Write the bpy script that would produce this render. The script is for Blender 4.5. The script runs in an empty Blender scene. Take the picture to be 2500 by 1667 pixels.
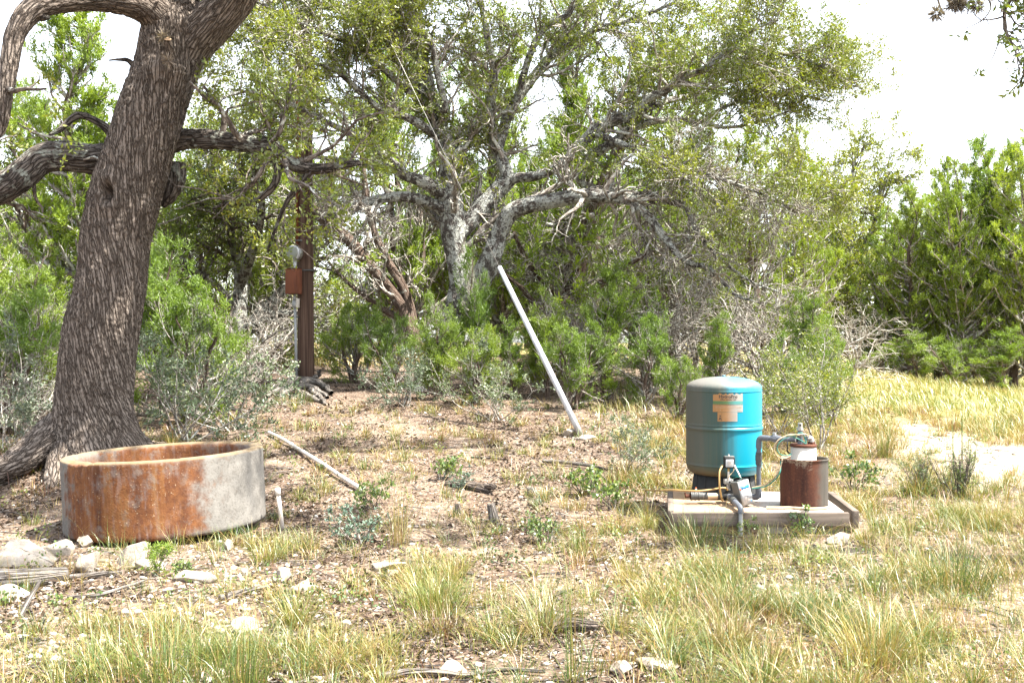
import bpy, bmesh, math
import numpy as np
from mathutils import Vector, Matrix

scene = bpy.context.scene
COL = scene.collection
# ------------------------------------------------------------------ camera, sky, sun, exposure
EYE, FPX, CX, HY = 1.45, 2431.0, 1250.0, 833.5          # eye height (m), focal length and centre in photo pixels
cam_data = bpy.data.cameras.new('camera'); cam = bpy.data.objects.new('camera', cam_data)
COL.objects.link(cam); scene.camera = cam
cam.location = (0, 0, EYE); cam.rotation_euler = (math.radians(90), 0, 0)
cam_data.sensor_width = 36.0; cam_data.lens = 36.0 * FPX / 2500.0
cam_data.clip_start = 0.05; cam_data.clip_end = 3000.0

SUN_EL, SUN_AZ = math.radians(61), math.radians(106)      # azimuth measured from +Y (away from camera) towards +X
SUN_DIR = Vector((math.cos(SUN_EL) * math.sin(SUN_AZ), math.cos(SUN_EL) * math.cos(SUN_AZ), math.sin(SUN_EL)))
world = bpy.data.worlds.new('World'); scene.world = world; world.use_nodes = True
wn = world.node_tree.nodes; wl = world.node_tree.links
bg = wn['Background']
sky = wn.new('ShaderNodeTexSky'); sky.sky_type = 'NISHITA'; sky.sun_disc = False
sky.sun_elevation = SUN_EL; sky.sun_rotation = SUN_AZ
sky.air_density = 1.0; sky.dust_density = 1.5; sky.ozone_density = 0.6; sky.altitude = 0
# bright thin haze: the sky's own light, most of its blue taken out
hsv = wn.new('ShaderNodeHueSaturation'); hsv.inputs['Saturation'].default_value = 0.35
wl.new(sky.outputs[0], hsv.inputs['Color']); wl.new(hsv.outputs[0], bg.inputs[0])
bg.inputs[1].default_value = 0.13
sun_data = bpy.data.lights.new('sun', 'SUN'); sun_data.energy = 4.6; sun_data.angle = math.radians(0.53)
sun_data.color = (1.0, 0.95, 0.86)
sun = bpy.data.objects.new('sun', sun_data); COL.objects.link(sun)
sun.rotation_euler = SUN_DIR.to_track_quat('Z', 'Y').to_euler(); sun.location = (30, 5, 40)
scene.view_settings.view_transform = 'Standard'; scene.view_settings.look = 'None'
scene.view_settings.gamma = 1.0; scene.view_settings.use_curve_mapping = False
scene.view_settings.exposure = 2.38
scene.cycles.max_bounces = 8; scene.cycles.diffuse_bounces = 4; scene.cycles.transmission_bounces = 5
scene.cycles.glossy_bounces = 3; scene.cycles.caustics_reflective = False; scene.cycles.caustics_refractive = False

# ------------------------------------------------------------------ numeric helpers
def A(*v): return np.array(v, dtype=float)
def norm(v): return v / np.maximum(np.linalg.norm(v, axis=-1, keepdims=True), 1e-9)
def sstep(a, b, x):
    t = np.clip((np.asarray(x, float) - a) / (b - a), 0, 1); return t * t * (3 - 2 * t)
def at(px, py, d):
    """a point seen at photo pixel (px, py), d metres in front of the camera"""
    return A((px - CX) / FPX * d, d, EYE - (py - HY) / FPX * d)
def proj(p):
    return CX + FPX * p[..., 0] / p[..., 1], HY - FPX * (p[..., 2] - EYE) / p[..., 1]
M32 = np.int64(0xffffffff)
def hashi(i, j, k, s=0):
    n = (i * 374761393 + j * 668265263 + k * 1274126177 + s * 974634541) & M32
    n = ((n ^ (n >> 13)) * 1274126177) & M32
    n = ((n ^ (n >> 16)) * 668265263) & M32
    return ((n ^ (n >> 15)) & 0xffffff) / float(0xffffff)
def vnoise(p, seed=0):
    p = np.asarray(p, float); f = np.floor(p).astype(np.int64); t = p - f; t = t * t * (3 - 2 * t)
    out = 0
    for a in (0, 1):
        for b in (0, 1):
            for c in (0, 1):
                w = (t[..., 0] if a else 1 - t[..., 0]) * (t[..., 1] if b else 1 - t[..., 1]) * (t[..., 2] if c else 1 - t[..., 2])
                out = out + w * hashi(f[..., 0] + a, f[..., 1] + b, f[..., 2] + c, seed)
    return out
def fbm(p, oct=4, seed=0):
    p = np.asarray(p, float); s = 0; a = 0.5
    for o in range(oct):
        s = s + a * vnoise(p * 2 ** o + 17.3 * o, seed + o); a *= 0.5
    return s
def worley(p, seed=0):
    f = np.floor(p).astype(np.int64); F1 = np.full(p.shape[0], 9.0); F2 = F1.copy()
    for a in (-1, 0, 1):
        for b in (-1, 0, 1):
            for c in (-1, 0, 1):
                i, j, k = f[:, 0] + a, f[:, 1] + b, f[:, 2] + c
                q = np.stack([i + hashi(i, j, k, seed), j + hashi(i, j, k, seed + 7), k + hashi(i, j, k, seed + 13)], 1)
                d = np.linalg.norm(q - p, axis=1)
                F2 = np.where(d < F1, F1, np.minimum(F2, d)); F1 = np.minimum(F1, d)
    return F1, F2

# ------------------------------------------------------------------ the lie of the land
def G(x, y):
    x = np.asarray(x, float); y = np.asarray(y, float)
    t = np.clip((y - 8.2) / 17, 0, 1)
    rise = 1.36 * (t + 0.10 * np.sin(t * math.pi) * 0) * (1 - 0.10 * t * t)
    left = 1 - 0.86 * sstep(2, 14, x)
    z = rise * left
    z = z + 0.22 * np.exp(-((x + 4.15) ** 2 + (y - 10.1) ** 2) / (2 * 0.75 ** 2))
    z = z - 0.8 * sstep(30, 80, y) * left
    q = np.stack([x, y, 0 * x], -1)
    near = 1 - sstep(20, 45, y)
    z = z + near * (0.10 * (fbm(q * 0.55, 3, 5) - 0.44) + 0.05 * (fbm(q * 2.6, 3, 9) - 0.44))
    pad = np.exp(-(((x - 1.95) / 0.9) ** 4 + ((y - 8.0) / 0.75) ** 4))
    ring = np.exp(-(((x + 2.68) / 1.0) ** 6 + ((y - 7.75) / 1.0) ** 6))
    return z * (1 - np.maximum(pad, ring)) + ring * 0.0 + pad * 0.01
_D = np.concatenate([np.arange(3.4, 20, 0.004), np.arange(20, 120, 0.02)])
def on_ground(px, py):
    """where the sight line through a photo pixel meets the ground"""
    X = (px - CX) / FPX * _D; Z = EYE - (py - HY) / FPX * _D
    hit = np.nonzero(Z <= G(X, _D))[0]
    i = hit[0] if len(hit) else len(_D) - 1
    return A(X[i], _D[i], float(G(X[i], _D[i])))
def gz(x, y): return float(G(x, y))

# ------------------------------------------------------------------ mesh and object helpers
def make_mesh(name, V, faces, attrs=None, smooth=False):
    V = np.asarray(V, np.float32).reshape(-1, 3)
    faces = [np.asarray(f, np.int32) for f in faces if len(f)]
    me = bpy.data.meshes.new(name)
    me.vertices.add(len(V)); me.vertices.foreach_set('co', V.ravel())
    loops = np.concatenate([f.ravel() for f in faces]); tot = np.concatenate([np.full(len(f), f.shape[1], np.int32) for f in faces])
    start = np.concatenate([[0], np.cumsum(tot)[:-1]]).astype(np.int32)
    me.loops.add(len(loops)); me.loops.foreach_set('vertex_index', loops)
    me.polygons.add(len(tot)); me.polygons.foreach_set('loop_start', start)
    try: me.polygons.foreach_set('loop_total', tot)
    except Exception: pass
    if smooth: me.polygons.foreach_set('use_smooth', np.ones(len(tot), bool))
    for k, (ty, dom, arr) in (attrs or {}).items():
        at_ = me.attributes.new(k, ty, dom)
        at_.data.foreach_set('vector' if ty == 'FLOAT_VECTOR' else 'value', np.asarray(arr, np.float32).ravel())
    me.update(calc_edges=True)
    return me
def obj(name, me, mat=None, parent=None, kind=None):
    o = bpy.data.objects.new(name, me); COL.objects.link(o)
    if mat is not None and me is not None and len(me.materials) == 0: me.materials.append(mat)
    if parent is not None: o.parent = parent
    if kind: o['kind'] = kind
    return o
def tag(o, label, cat, group=None, kind=None):
    o['label'] = label; o['category'] = cat
    if group: o['group'] = group
    if kind: o['kind'] = kind
    return o
def thing(name, label, cat, loc=(0, 0, 0), rot=(0, 0, 0), group=None):
    o = bpy.data.objects.new(name, None); COL.objects.link(o)
    o.empty_display_size = 0.1; o.location = loc; o.rotation_euler = rot
    return tag(o, label, cat, group)
def copy_tree(root):
    c = root.copy(); COL.objects.link(c)
    for ch in list(root.children):
        d = ch.copy(); COL.objects.link(d); d.parent = c
        for g in list(ch.children):
            e = g.copy(); COL.objects.link(e); e.parent = d
    return c
class MB:
    """collects pieces of one part"""
    def __init__(s): s.V = []; s.Q = []; s.T = []; s.n = 0; s.bk = []
    def add(s, V, Q=None, T=None, bk=None):
        V = np.asarray(V, float).reshape(-1, 3)
        if Q is not None and len(Q): s.Q.append(np.asarray(Q) + s.n)
        if T is not None and len(T): s.T.append(np.asarray(T) + s.n)
        s.V.append(V); s.bk.append(V if bk is None else bk); s.n += len(V); return s
    def mesh(s, name, smooth=False, attr=True):
        f = []
        if s.Q: f.append(np.concatenate(s.Q))
        if s.T: f.append(np.concatenate(s.T))
        return make_mesh(name, np.concatenate(s.V), f, {'bk': ('FLOAT_VECTOR', 'POINT', np.concatenate(s.bk))} if attr else None, smooth)
    def build(s, name, mat, parent=None, smooth=False): return obj(name, s.mesh(name, smooth), mat, parent)

def tubes(P, R, S, ref=None, rng=None):
    """N tubes along polylines P[N,K,3] with radii R[N,K], S sides -> verts, quads, bark coordinates"""
    N, K = P.shape[:2]
    T = norm(np.gradient(P, axis=1))
    if ref is None:
        mt = norm(P[:, -1] - P[:, 0]); ref = np.zeros_like(mt); ax = np.argmin(np.abs(mt), axis=1); ref[np.arange(N), ax] = 1
    else: ref = np.broadcast_to(np.asarray(ref, float), (N, 3))
    n1 = norm(np.cross(T, ref[:, None, :])); n2 = np.cross(T, n1)
    th = np.arange(S) / S * 2 * math.pi; c, s = np.cos(th), np.sin(th)
    V = P[:, :, None, :] + R[:, :, None, None] * (n1[:, :, None, :] * c[None, None, :, None] + n2[:, :, None, :] * s[None, None, :, None])
    L = np.concatenate([np.zeros((N, 1)), np.cumsum(np.linalg.norm(np.diff(P, axis=1), axis=2), 1)], 1)
    rm = R.max(1)
    B = np.stack([rm[:, None, None] * c + 0 * L[:, :, None], rm[:, None, None] * s + 0 * L[:, :, None], L[:, :, None] + 0 * c + np.arange(N)[:, None, None] * 3.7], -1)
    i = np.arange(N)[:, None, None] * K * S; k = np.arange(K - 1)[None, :, None] * S; j = np.arange(S)[None, None, :]; j2 = (j + 1) % S
    Q = np.stack([i + k + j, i + k + S + j, i + k + S + j2, i + k + j2], -1).reshape(-1, 4)
    return V.reshape(-1, 3), Q, B.reshape(-1, 3)
def smooth_line(pts, K):
    """Catmull-Rom through points (rows may carry a radius), K samples evenly along the length"""
    p = np.asarray(pts, float); q = np.vstack([2 * p[0] - p[1], p, 2 * p[-1] - p[-2]]); out = []
    for i in range(len(p) - 1):
        a, b, c, d = q[i:i + 4]
        for t in np.linspace(0, 1, 16, endpoint=False):
            out.append(0.5 * (2 * b + (c - a) * t + (2 * a - 5 * b + 4 * c - d) * t * t + (3 * b - a - 3 * c + d) * t ** 3))
    out.append(p[-1]); o = np.array(out)
    L = np.concatenate([[0], np.cumsum(np.linalg.norm(np.diff(o[:, :3], axis=0), axis=1))]); u = np.linspace(0, L[-1], K)
    return np.stack([np.interp(u, L, o[:, k]) for k in range(o.shape[1])], 1)
def one_tube(mb, pts, r, S=10, K=None, cap=True, ref=None):
    p = np.asarray(pts, float)
    if p.shape[1] == 3: p = np.column_stack([p, np.full(len(p), r) if np.isscalar(r) else np.asarray(r)])
    if K: p = smooth_line(p, K)
    V, Q, B = tubes(p[None, :, :3], p[None, :, 3], S, ref=None if ref is None else ref)
    T = []
    if cap:
        n = len(V); V = np.vstack([V, p[0, :3], p[-1, :3]]); B = np.vstack([B, B[0] * 0, B[-1]])
        e = n - S
        T = [(n, j, (j + 1) % S) for j in range(S)] + [(n + 1, e + (j + 1) % S, e + j) for j in range(S)]
    mb.add(V, Q, T, B); return mb
def lathe(mb, prof, c=(0, 0, 0), S=48, closed=False):
    """surface of revolution about z; prof = [(r, z), ...]"""
    prof = np.asarray(prof, float); th = np.arange(S) / S * 2 * math.pi; K = len(prof)
    V = np.stack([prof[:, 0:1] * np.cos(th), prof[:, 0:1] * np.sin(th), prof[:, 1:2] + 0 * th], -1).reshape(-1, 3) + np.asarray(c, float)
    k = np.arange(K - 1)[:, None] * S; j = np.arange(S)[None, :]; j2 = (j + 1) % S
    Q = np.stack([k + j, k + j2, k + S + j2, k + S + j], -1).reshape(-1, 4)
    if closed:
        k = (K - 1) * S; Q = np.vstack([Q, np.stack([k + j[0], k + j2[0], j2[0], j[0]], -1)])
    mb.add(V, Q); return mb
def box(mb, c, s, M=None, bev=0.0):
    """box centred at c with full sizes s; bev chamfers every edge; M rotates it about c"""
    bm = bmesh.new(); bmesh.ops.create_cube(bm, size=1.0, matrix=Matrix.Diagonal((s[0], s[1], s[2], 1)))
    if bev: bmesh.ops.bevel(bm, geom=bm.edges[:], offset=bev, segments=2, profile=0.6, affect='EDGES')
    bmesh.ops.triangulate(bm, faces=bm.faces[:])
    V = np.array([v.co[:] for v in bm.verts]); T = np.array([[v.index for v in f.verts] for f in bm.faces]); bm.free()
    B = V.copy()
    if M is not None: V = V @ np.asarray(M).T
    mb.add(V + np.asarray(c, float), None, T, B); return mb
def prism(mb, poly, z0, z1, bev=0.0):
    bm = bmesh.new(); vs = [bm.verts.new((x, y, z0)) for x, y in poly]; f = bm.faces.new(vs)
    r = bmesh.ops.extrude_face_region(bm, geom=[f]); up = [g for g in r['geom'] if isinstance(g, bmesh.types.BMVert)]
    for v in up: v.co.z = z1
    bmesh.ops.recalc_face_normals(bm, faces=bm.faces[:])
    if bev: bmesh.ops.bevel(bm, geom=bm.edges[:], offset=bev, segments=2, profile=0.6, affect='EDGES')
    bmesh.ops.triangulate(bm, faces=bm.faces[:]); bm.verts.index_update()
    mb.add([v.co[:] for v in bm.verts], None, [[v.index for v in f.verts] for f in bm.faces]); bm.free(); return mb

# ------------------------------------------------------------------ materials
class NT:
    def __init__(s, name):
        s.m = bpy.data.materials.new(name); s.m.use_nodes = True; s.t = s.m.node_tree; s.n = s.t.nodes; s.n.clear()
        s.out = s.n.new('ShaderNodeOutputMaterial')
    def new(s, ty, **kw):
        n = s.n.new(ty)
        for k, v in kw.items(): setattr(n, k, v)
        return n
    def put(s, sock, v):
        if isinstance(v, bpy.types.NodeSocket): s.t.links.new(v, sock)
        elif v is not None: sock.default_value = v
    def coord(s, kind='Object'): return s.new('ShaderNodeTexCoord').outputs[kind]
    def attr(s, name, vec=False):
        n = s.new('ShaderNodeAttribute', attribute_name=name); return n.outputs['Vector'] if vec else n.outputs['Fac']
    def scale(s, v, sc, rot=(0, 0, 0), loc=(0, 0, 0)):
        n = s.new('ShaderNodeMapping'); s.put(n.inputs['Vector'], v); n.inputs['Scale'].default_value = sc; n.inputs['Rotation'].default_value = rot; n.inputs['Location'].default_value = loc
        return n.outputs[0]
    def noise(s, v, sc=5, det=4, rough=0.55, dist=0, col=False):
        n = s.new('ShaderNodeTexNoise'); s.put(n.inputs['Vector'], v); n.inputs['Scale'].default_value = sc; n.inputs['Detail'].default_value = det
        n.inputs['Roughness'].default_value = rough; n.inputs['Distortion'].default_value = dist
        return n.outputs['Color' if col else 'Fac']
    def voro(s, v, sc=5, feat='F1', out='Distance', rnd=1.0):
        n = s.new('ShaderNodeTexVoronoi', feature=feat); s.put(n.inputs['Vector'], v); n.inputs['Scale'].default_value = sc; n.inputs['Randomness'].default_value = rnd
        return n.outputs[out]
    def ramp(s, f, stops, interp='LINEAR'):
        n = s.new('ShaderNodeValToRGB'); n.color_ramp.interpolation = interp; e = n.color_ramp.elements
        while len(e) < len(stops): e.new(0.5)
        for i, (p, c) in enumerate(stops):
            e[i].position = p; c = (c, c, c) if np.isscalar(c) else c; e[i].color = (c[0], c[1], c[2], 1)
        s.put(n.inputs[0], f); return n.outputs[0]
    def mix(s, f, a, b, mode='MIX'):
        n = s.new('ShaderNodeMix', data_type='RGBA', blend_type=mode); s.put(n.inputs[0], f)
        for k, v in ((6, a), (7, b)):
            if not isinstance(v, bpy.types.NodeSocket): v = (v[0], v[1], v[2], 1)
            s.put(n.inputs[k], v)
        return n.outputs[2]
    def math(s, op, a, b=0.0, c=None):
        n = s.new('ShaderNodeMath', operation=op); s.put(n.inputs[0], a); s.put(n.inputs[1], b)
        if c is not None: s.put(n.inputs[2], c)
        return n.outputs[0]
    def sep(s, v):
        n = s.new('ShaderNodeSeparateXYZ'); s.put(n.inputs[0], v); return n.outputs
    def rng(s, x, lo, hi, inv=False):
        n = s.new('ShaderNodeMapRange', interpolation_type='SMOOTHSTEP'); s.put(n.inputs[0], x); n.inputs[1].default_value = lo; n.inputs[2].default_value = hi
        n.inputs[3].default_value = 1.0 if inv else 0.0; n.inputs[4].default_value = 0.0 if inv else 1.0
        return n.outputs[0]
    def bump(s, h, st=0.5, d=0.01, nrm=None):
        n = s.new('ShaderNodeBump'); s.put(n.inputs['Height'], h); n.inputs['Strength'].default_value = st; n.inputs['Distance'].default_value = d
        if nrm is not None: s.put(n.inputs['Normal'], nrm)
        return n.outputs[0]
    def bsdf(s, col, rough=0.7, metal=0.0, nrm=None, spec=0.5):
        n = s.new('ShaderNodeBsdfPrincipled')
        if not isinstance(col, bpy.types.NodeSocket): col = (col[0], col[1], col[2], 1)
        s.put(n.inputs['Base Color'], col); s.put(n.inputs['Roughness'], rough); s.put(n.inputs['Metallic'], metal)
        n.inputs['Specular IOR Level'].default_value = spec
        if nrm is not None: s.put(n.inputs['Normal'], nrm)
        s.t.links.new(n.outputs[0], s.out.inputs[0]); return s.m
def simple(name, col, rough=0.6, metal=0.0, var=0.25, sc=12, bump=0.0):
    t = NT(name); v = t.coord()
    n = t.noise(v, sc, 5, 0.6)
    c = t.mix(t.ramp(n, [(0.3, 0), (0.7, 1)]), [x * (1 - var) for x in col], [min(1, x * (1 + var)) for x in col])
    nr = t.bump(t.noise(v, sc * 4, 4), bump, 0.004) if bump else None
    return t.bsdf(c, rough, metal, nr)
def leafmat(name, stops, trans=0.35, gloss=0.06, grough=0.45):
    t = NT(name); c = t.ramp(t.attr('rnd'), stops)
    r = t.new('ShaderNodeObjectInfo').outputs['Random']                      # one plant is a little yellower, greyer or darker than the next
    c = t.mix(1.0, c, t.ramp(r, [(0, (0.80, 0.86, 1.0)), (0.35, (1.0, 1.0, 1.0)), (0.7, (1.22, 1.10, 0.95)), (1, (1.05, 1.0, 1.5))]), 'MULTIPLY')
    d = t.new('ShaderNodeBsdfDiffuse'); t.put(d.inputs[0], c)
    tr = t.new('ShaderNodeBsdfTranslucent'); t.put(tr.inputs[0], t.mix(1.0, c, (1.0, 1.0, 0.55), 'MULTIPLY'))
    m = t.new('ShaderNodeMixShader'); m.inputs[0].default_value = trans; t.t.links.new(d.outputs[0], m.inputs[1]); t.t.links.new(tr.outputs[0], m.inputs[2])
    g = t.new('ShaderNodeBsdfGlossy'); g.inputs['Roughness'].default_value = grough; g.inputs[0].default_value = (1, 1, 1, 1)
    m2 = t.new('ShaderNodeMixShader'); m2.inputs[0].default_value = gloss
    t.t.links.new(m.outputs[0], m2.inputs[1]); t.t.links.new(g.outputs[0], m2.inputs[2]); t.t.links.new(m2.outputs[0], t.out.inputs[0])
    return t.m
def barkmat(name, dark, mid, light, lichen=0.0, sc=(26, 26, 7), bump=0.9, lich_col=(0.55, 0.56, 0.50)):
    t = NT(name); b = t.attr('bk', True)
    v = t.scale(b, sc); dv = t.new('ShaderNodeVectorMath', operation='ADD'); t.put(dv.inputs[0], v); dn_ = t.new('ShaderNodeVectorMath', operation='SCALE'); t.put(dn_.inputs[0], t.noise(t.scale(b, (sc[0] * .5, sc[1] * .5, sc[2] * 1.2)), 1.0, 3, 0.6, 0, True)); dn_.inputs['Scale'].default_value = 1.2; t.put(dv.inputs[1], dn_.outputs[0])
    e1 = t.voro(dv.outputs[0], 1.0, 'DISTANCE_TO_EDGE'); n = t.noise(b, 9, 5, 0.6); n2 = t.noise(b, 60, 4, 0.6)
    fur = t.math('ABSOLUTE', t.math('SUBTRACT', t.math('MULTIPLY', t.noise(t.scale(b, (sc[0] * 1.15, sc[1] * 1.15, sc[2] * 0.42)), 1.0, 4, 0.55, 0.9), 2.0), 1.0))
    e = t.math('MINIMUM', t.math('MULTIPLY', e1, 1.6), t.math('ADD', t.math('MULTIPLY', fur, 4.5), 0.02))
    c = t.ramp(e, [(0.0, dark), (0.035, dark), (0.10, mid), (0.28, light)])
    c = t.mix(t.ramp(n, [(0.35, 0.0), (0.7, 0.45)]), c, mid)
    c = t.mix(t.ramp(n2, [(0.35, 0.22), (0.6, 0.0)]), c, dark)
    if lichen:
        l = t.noise(b, 5.5, 5, 0.68); l2 = t.noise(b, 30, 3, 0.6)
        m = t.math('MULTIPLY', t.ramp(l, [(0.62 - lichen * 0.2, 0), (0.66 - lichen * 0.2, 1)]), t.ramp(l2, [(0.36, 0.1), (0.5, 1)]))
        c = t.mix(m, c, t.mix(l2, lich_col, [x * 0.72 for x in lich_col]))
    h = t.math('ADD', t.math('MULTIPLY', t.ramp(e, [(0, 0), (0.3, 1)]), 1.0), t.math('MULTIPLY', n2, 0.5))
    return t.bsdf(c, 0.92, 0, t.bump(h, bump, 0.02), 0.2)

MAT = {}
MAT['oak_bark'] = barkmat('oak_bark', (0.03, 0.023, 0.018), (0.125, 0.098, 0.079), (0.225, 0.188, 0.158), 0.0, (33, 33, 4.4), 1.0)
MAT['oak_limb_bark'] = barkmat('oak_limb_bark', (0.012, 0.01, 0.008), (0.07, 0.056, 0.046), (0.15, 0.13, 0.113), 0.45, (24, 24, 4), 0.9, (0.26, 0.27, 0.23))
MAT['lichen_bark'] = barkmat('lichen_bark', (0.03, 0.026, 0.023), (0.095, 0.082, 0.072), (0.16, 0.145, 0.13), 0.80, (24, 24, 8), 0.9, (0.44, 0.45, 0.41))
MAT['cedar_bark'] = barkmat('cedar_bark', (0.05, 0.032, 0.024), (0.14, 0.095, 0.072), (0.24, 0.185, 0.15), 0.15, (40, 40, 1.6))
MAT['twig'] = barkmat('twig', (0.08, 0.066, 0.055), (0.21, 0.18, 0.155), (0.36, 0.33, 0.29), 0.5, (10, 10, 6), 0.4)
MAT['dark_twig'] = barkmat('dark_twig', (0.04, 0.032, 0.026), (0.11, 0.09, 0.075), (0.2, 0.17, 0.145), 0.3, (10, 10, 6), 0.4)
MAT['oak_leaf'] = leafmat('oak_leaf', [(0, (0.05, 0.09, 0.012)), (0.45, (0.115, 0.165, 0.015)), (0.8, (0.21, 0.24, 0.02)), (1, (0.35, 0.31, 0.035))], 0.44, 0.05, 0.45)
MAT['oak_leaf_bright'] = leafmat('oak_leaf_bright', [(0, (0.085, 0.125, 0.013)), (0.4, (0.17, 0.205, 0.016)), (0.8, (0.285, 0.29, 0.02)), (1, (0.42, 0.35, 0.035))], 0.44, 0.05, 0.45)
MAT['juniper_leaf'] = leafmat('juniper_leaf', [(0, (0.09, 0.15, 0.018)), (0.5, (0.19, 0.275, 0.022)), (0.9, (0.30, 0.36, 0.03)), (1, (0.34, 0.30, 0.06))], 0.48, 0.03, 0.6)
MAT['young_juniper_leaf'] = leafmat('young_juniper_leaf', [(0, (0.07, 0.125, 0.014)), (0.5, (0.145, 0.23, 0.022)), (0.9, (0.235, 0.315, 0.032)), (1, (0.32, 0.34, 0.05))], 0.46, 0.03, 0.6)
MAT['agarita_leaf'] = leafmat('agarita_leaf', [(0, (0.055, 0.085, 0.045)), (0.6, (0.115, 0.155, 0.08)), (0.92, (0.20, 0.235, 0.12)), (1, (0.34, 0.29, 0.06))], 0.30, 0.035)
MAT['blue_leaf'] = leafmat('blue_leaf', [(0, (0.045, 0.09, 0.07)), (0.6, (0.08, 0.14, 0.11)), (1, (0.14, 0.21, 0.16))], 0.25, 0.04)
MAT['weed_leaf'] = leafmat('weed_leaf', [(0, (0.04, 0.085, 0.022)), (0.6, (0.08, 0.15, 0.032)), (1, (0.2, 0.25, 0.05))], 0.35, 0.06)
GRASS_STOPS = [(0, (0.034, 0.082, 0.018)), (0.25, (0.07, 0.12, 0.024)), (0.5, (0.13, 0.16, 0.03)), (0.68, (0.21, 0.185, 0.048)), (0.85, (0.265, 0.20, 0.085)), (0.93, (0.17, 0.095, 0.04)), (1, (0.13, 0.052, 0.028))]
MAT['grass'] = leafmat('grass', GRASS_STOPS, 0.32, 0.05)
MAT['litter'] = leafmat('litter', [(0, (0.03, 0.022, 0.016)), (0.35, (0.08, 0.056, 0.040)), (0.65, (0.17, 0.122, 0.086)), (0.9, (0.27, 0.20, 0.145)), (1, (0.36, 0.29, 0.22))], 0.12, 0.03, 0.5)
MAT['moss'] = leafmat('moss', [(0, (0.10, 0.085, 0.065)), (1, (0.30, 0.265, 0.21))], 0.2, 0.02)
MAT['dead_wood'] = barkmat('dead_wood', (0.045, 0.038, 0.033), (0.13, 0.113, 0.10), (0.24, 0.218, 0.195), 0.0, (30, 30, 2.2), 0.7)
MAT['dark_wood'] = barkmat('dark_wood', (0.03, 0.024, 0.02), (0.10, 0.08, 0.066), (0.2, 0.165, 0.14), 0.0, (30, 30, 3), 0.9)

def ground_mat():
    t = NT('ground'); v = t.coord()
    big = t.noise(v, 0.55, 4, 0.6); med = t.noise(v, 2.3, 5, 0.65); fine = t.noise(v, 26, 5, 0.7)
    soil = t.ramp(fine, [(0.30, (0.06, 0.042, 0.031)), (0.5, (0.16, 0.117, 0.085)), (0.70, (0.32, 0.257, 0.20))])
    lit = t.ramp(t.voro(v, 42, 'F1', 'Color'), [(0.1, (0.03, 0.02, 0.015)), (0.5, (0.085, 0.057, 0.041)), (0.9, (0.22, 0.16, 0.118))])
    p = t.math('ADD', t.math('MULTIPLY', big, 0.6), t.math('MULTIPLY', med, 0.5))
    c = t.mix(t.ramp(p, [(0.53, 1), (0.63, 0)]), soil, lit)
    peb = t.voro(v, 34, 'F1', 'Distance'); pc = t.voro(v, 34, 'F1', 'Color')
    pm = t.math('MULTIPLY', t.ramp(peb, [(0.22, 1), (0.32, 0)]), t.ramp(pc, [(0.52, 0), (0.56, 1)]))
    c = t.mix(pm, c, t.ramp(pc, [(0.5, (0.33, 0.29, 0.245)), (1, (0.50, 0.465, 0.41))]))
    dry = t.attr('dry')                                        # bare pale caliche of the track
    c = t.mix(dry, c, t.ramp(t.noise(v, 7, 6, 0.7), [(0.3, (0.36, 0.285, 0.205)), (0.7, (0.52, 0.44, 0.34))]))
    mead = t.attr('meadow')
    c = t.mix(mead, c, t.ramp(t.noise(v, 3, 6, 0.7), [(0.3, (0.15, 0.13, 0.05)), (0.7, (0.29, 0.235, 0.10))]))
    h = t.math('ADD', t.math('MULTIPLY', fine, 0.7), t.math('MULTIPLY', t.ramp(peb, [(0.1, 1), (0.34, 0)]), 0.6))
    return t.bsdf(c, 0.95, 0, t.bump(h, 0.8, 0.02), 0.15)
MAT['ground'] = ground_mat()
def stone_mat():
    t = NT('limestone'); v = t.coord()
    n = t.noise(v, 7, 6, 0.7); n2 = t.noise(v, 40, 5, 0.7); pit = t.voro(v, 45)
    c = t.ramp(n, [(0.25, (0.17, 0.14, 0.115)), (0.5, (0.27, 0.235, 0.195)), (0.75, (0.37, 0.335, 0.29))])
    c = t.mix(t.ramp(n2, [(0.35, 0.5), (0.55, 0)]), c, (0.26, 0.22, 0.18))
    return t.bsdf(c, 0.9, 0, t.bump(t.math('ADD', n2, t.ramp(pit, [(0, 0), (0.2, 0.6)])), 0.7, 0.012), 0.2)
MAT['stone'] = stone_mat()

# ------------------------------------------------------------------ ground sheet
def axis(dense0, dense1, step, far0, far1, grow=1.16):
    a = list(np.arange(dense0, dense1 + 1e-6, step)); s = step; x = a[-1]
    while x < far1: s *= grow; x += s; a.append(x)
    s = step; x = a[0]; b = []
    while x > far0: s *= grow; x -= s; b.append(x)
    return np.array(b[::-1] + a)
def gpx(px, py, cx, cy, sx, sy): return np.exp(-((px - cx) / sx) ** 2 - ((py - cy) / sy) ** 2)
def track(px, py):
    return np.clip(gpx(px, py, 2460, 1135, 190, 46) + 0.9 * gpx(px, py, 2300, 1085, 100, 26) + 0.8 * gpx(px, py, 2235, 1045, 60, 24)
                   + 0.6 * gpx(px, py, 2150, 980, 34, 9) + 0.25 * gpx(px, py, 2210, 1150, 110, 22) + 0.4 * gpx(px, py, 2070, 1340, 110, 20), 0, 1)
xs = axis(-6.0, 6.5, 0.07, -420, 420); ys = axis(3.8, 12.5, 0.055, -40, 700)
XX, YY = np.meshgrid(xs, ys); ZZ = G(XX, YY)
q = np.stack([XX, YY, 0 * XX], -1)
ZZ = ZZ + (0.016 * (fbm(q * 9, 3, 21) - 0.44) + 0.012 * (fbm(q * 24, 2, 31) - 0.4)) * (1 - sstep(12, 20, YY))
nx, ny = len(xs), len(ys)
ii = (np.arange(ny - 1)[:, None] * nx + np.arange(nx - 1)[None, :]).ravel()
GV = np.stack([XX, YY, ZZ], -1).reshape(-1, 3)
front = GV[:, 1] > 2
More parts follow.
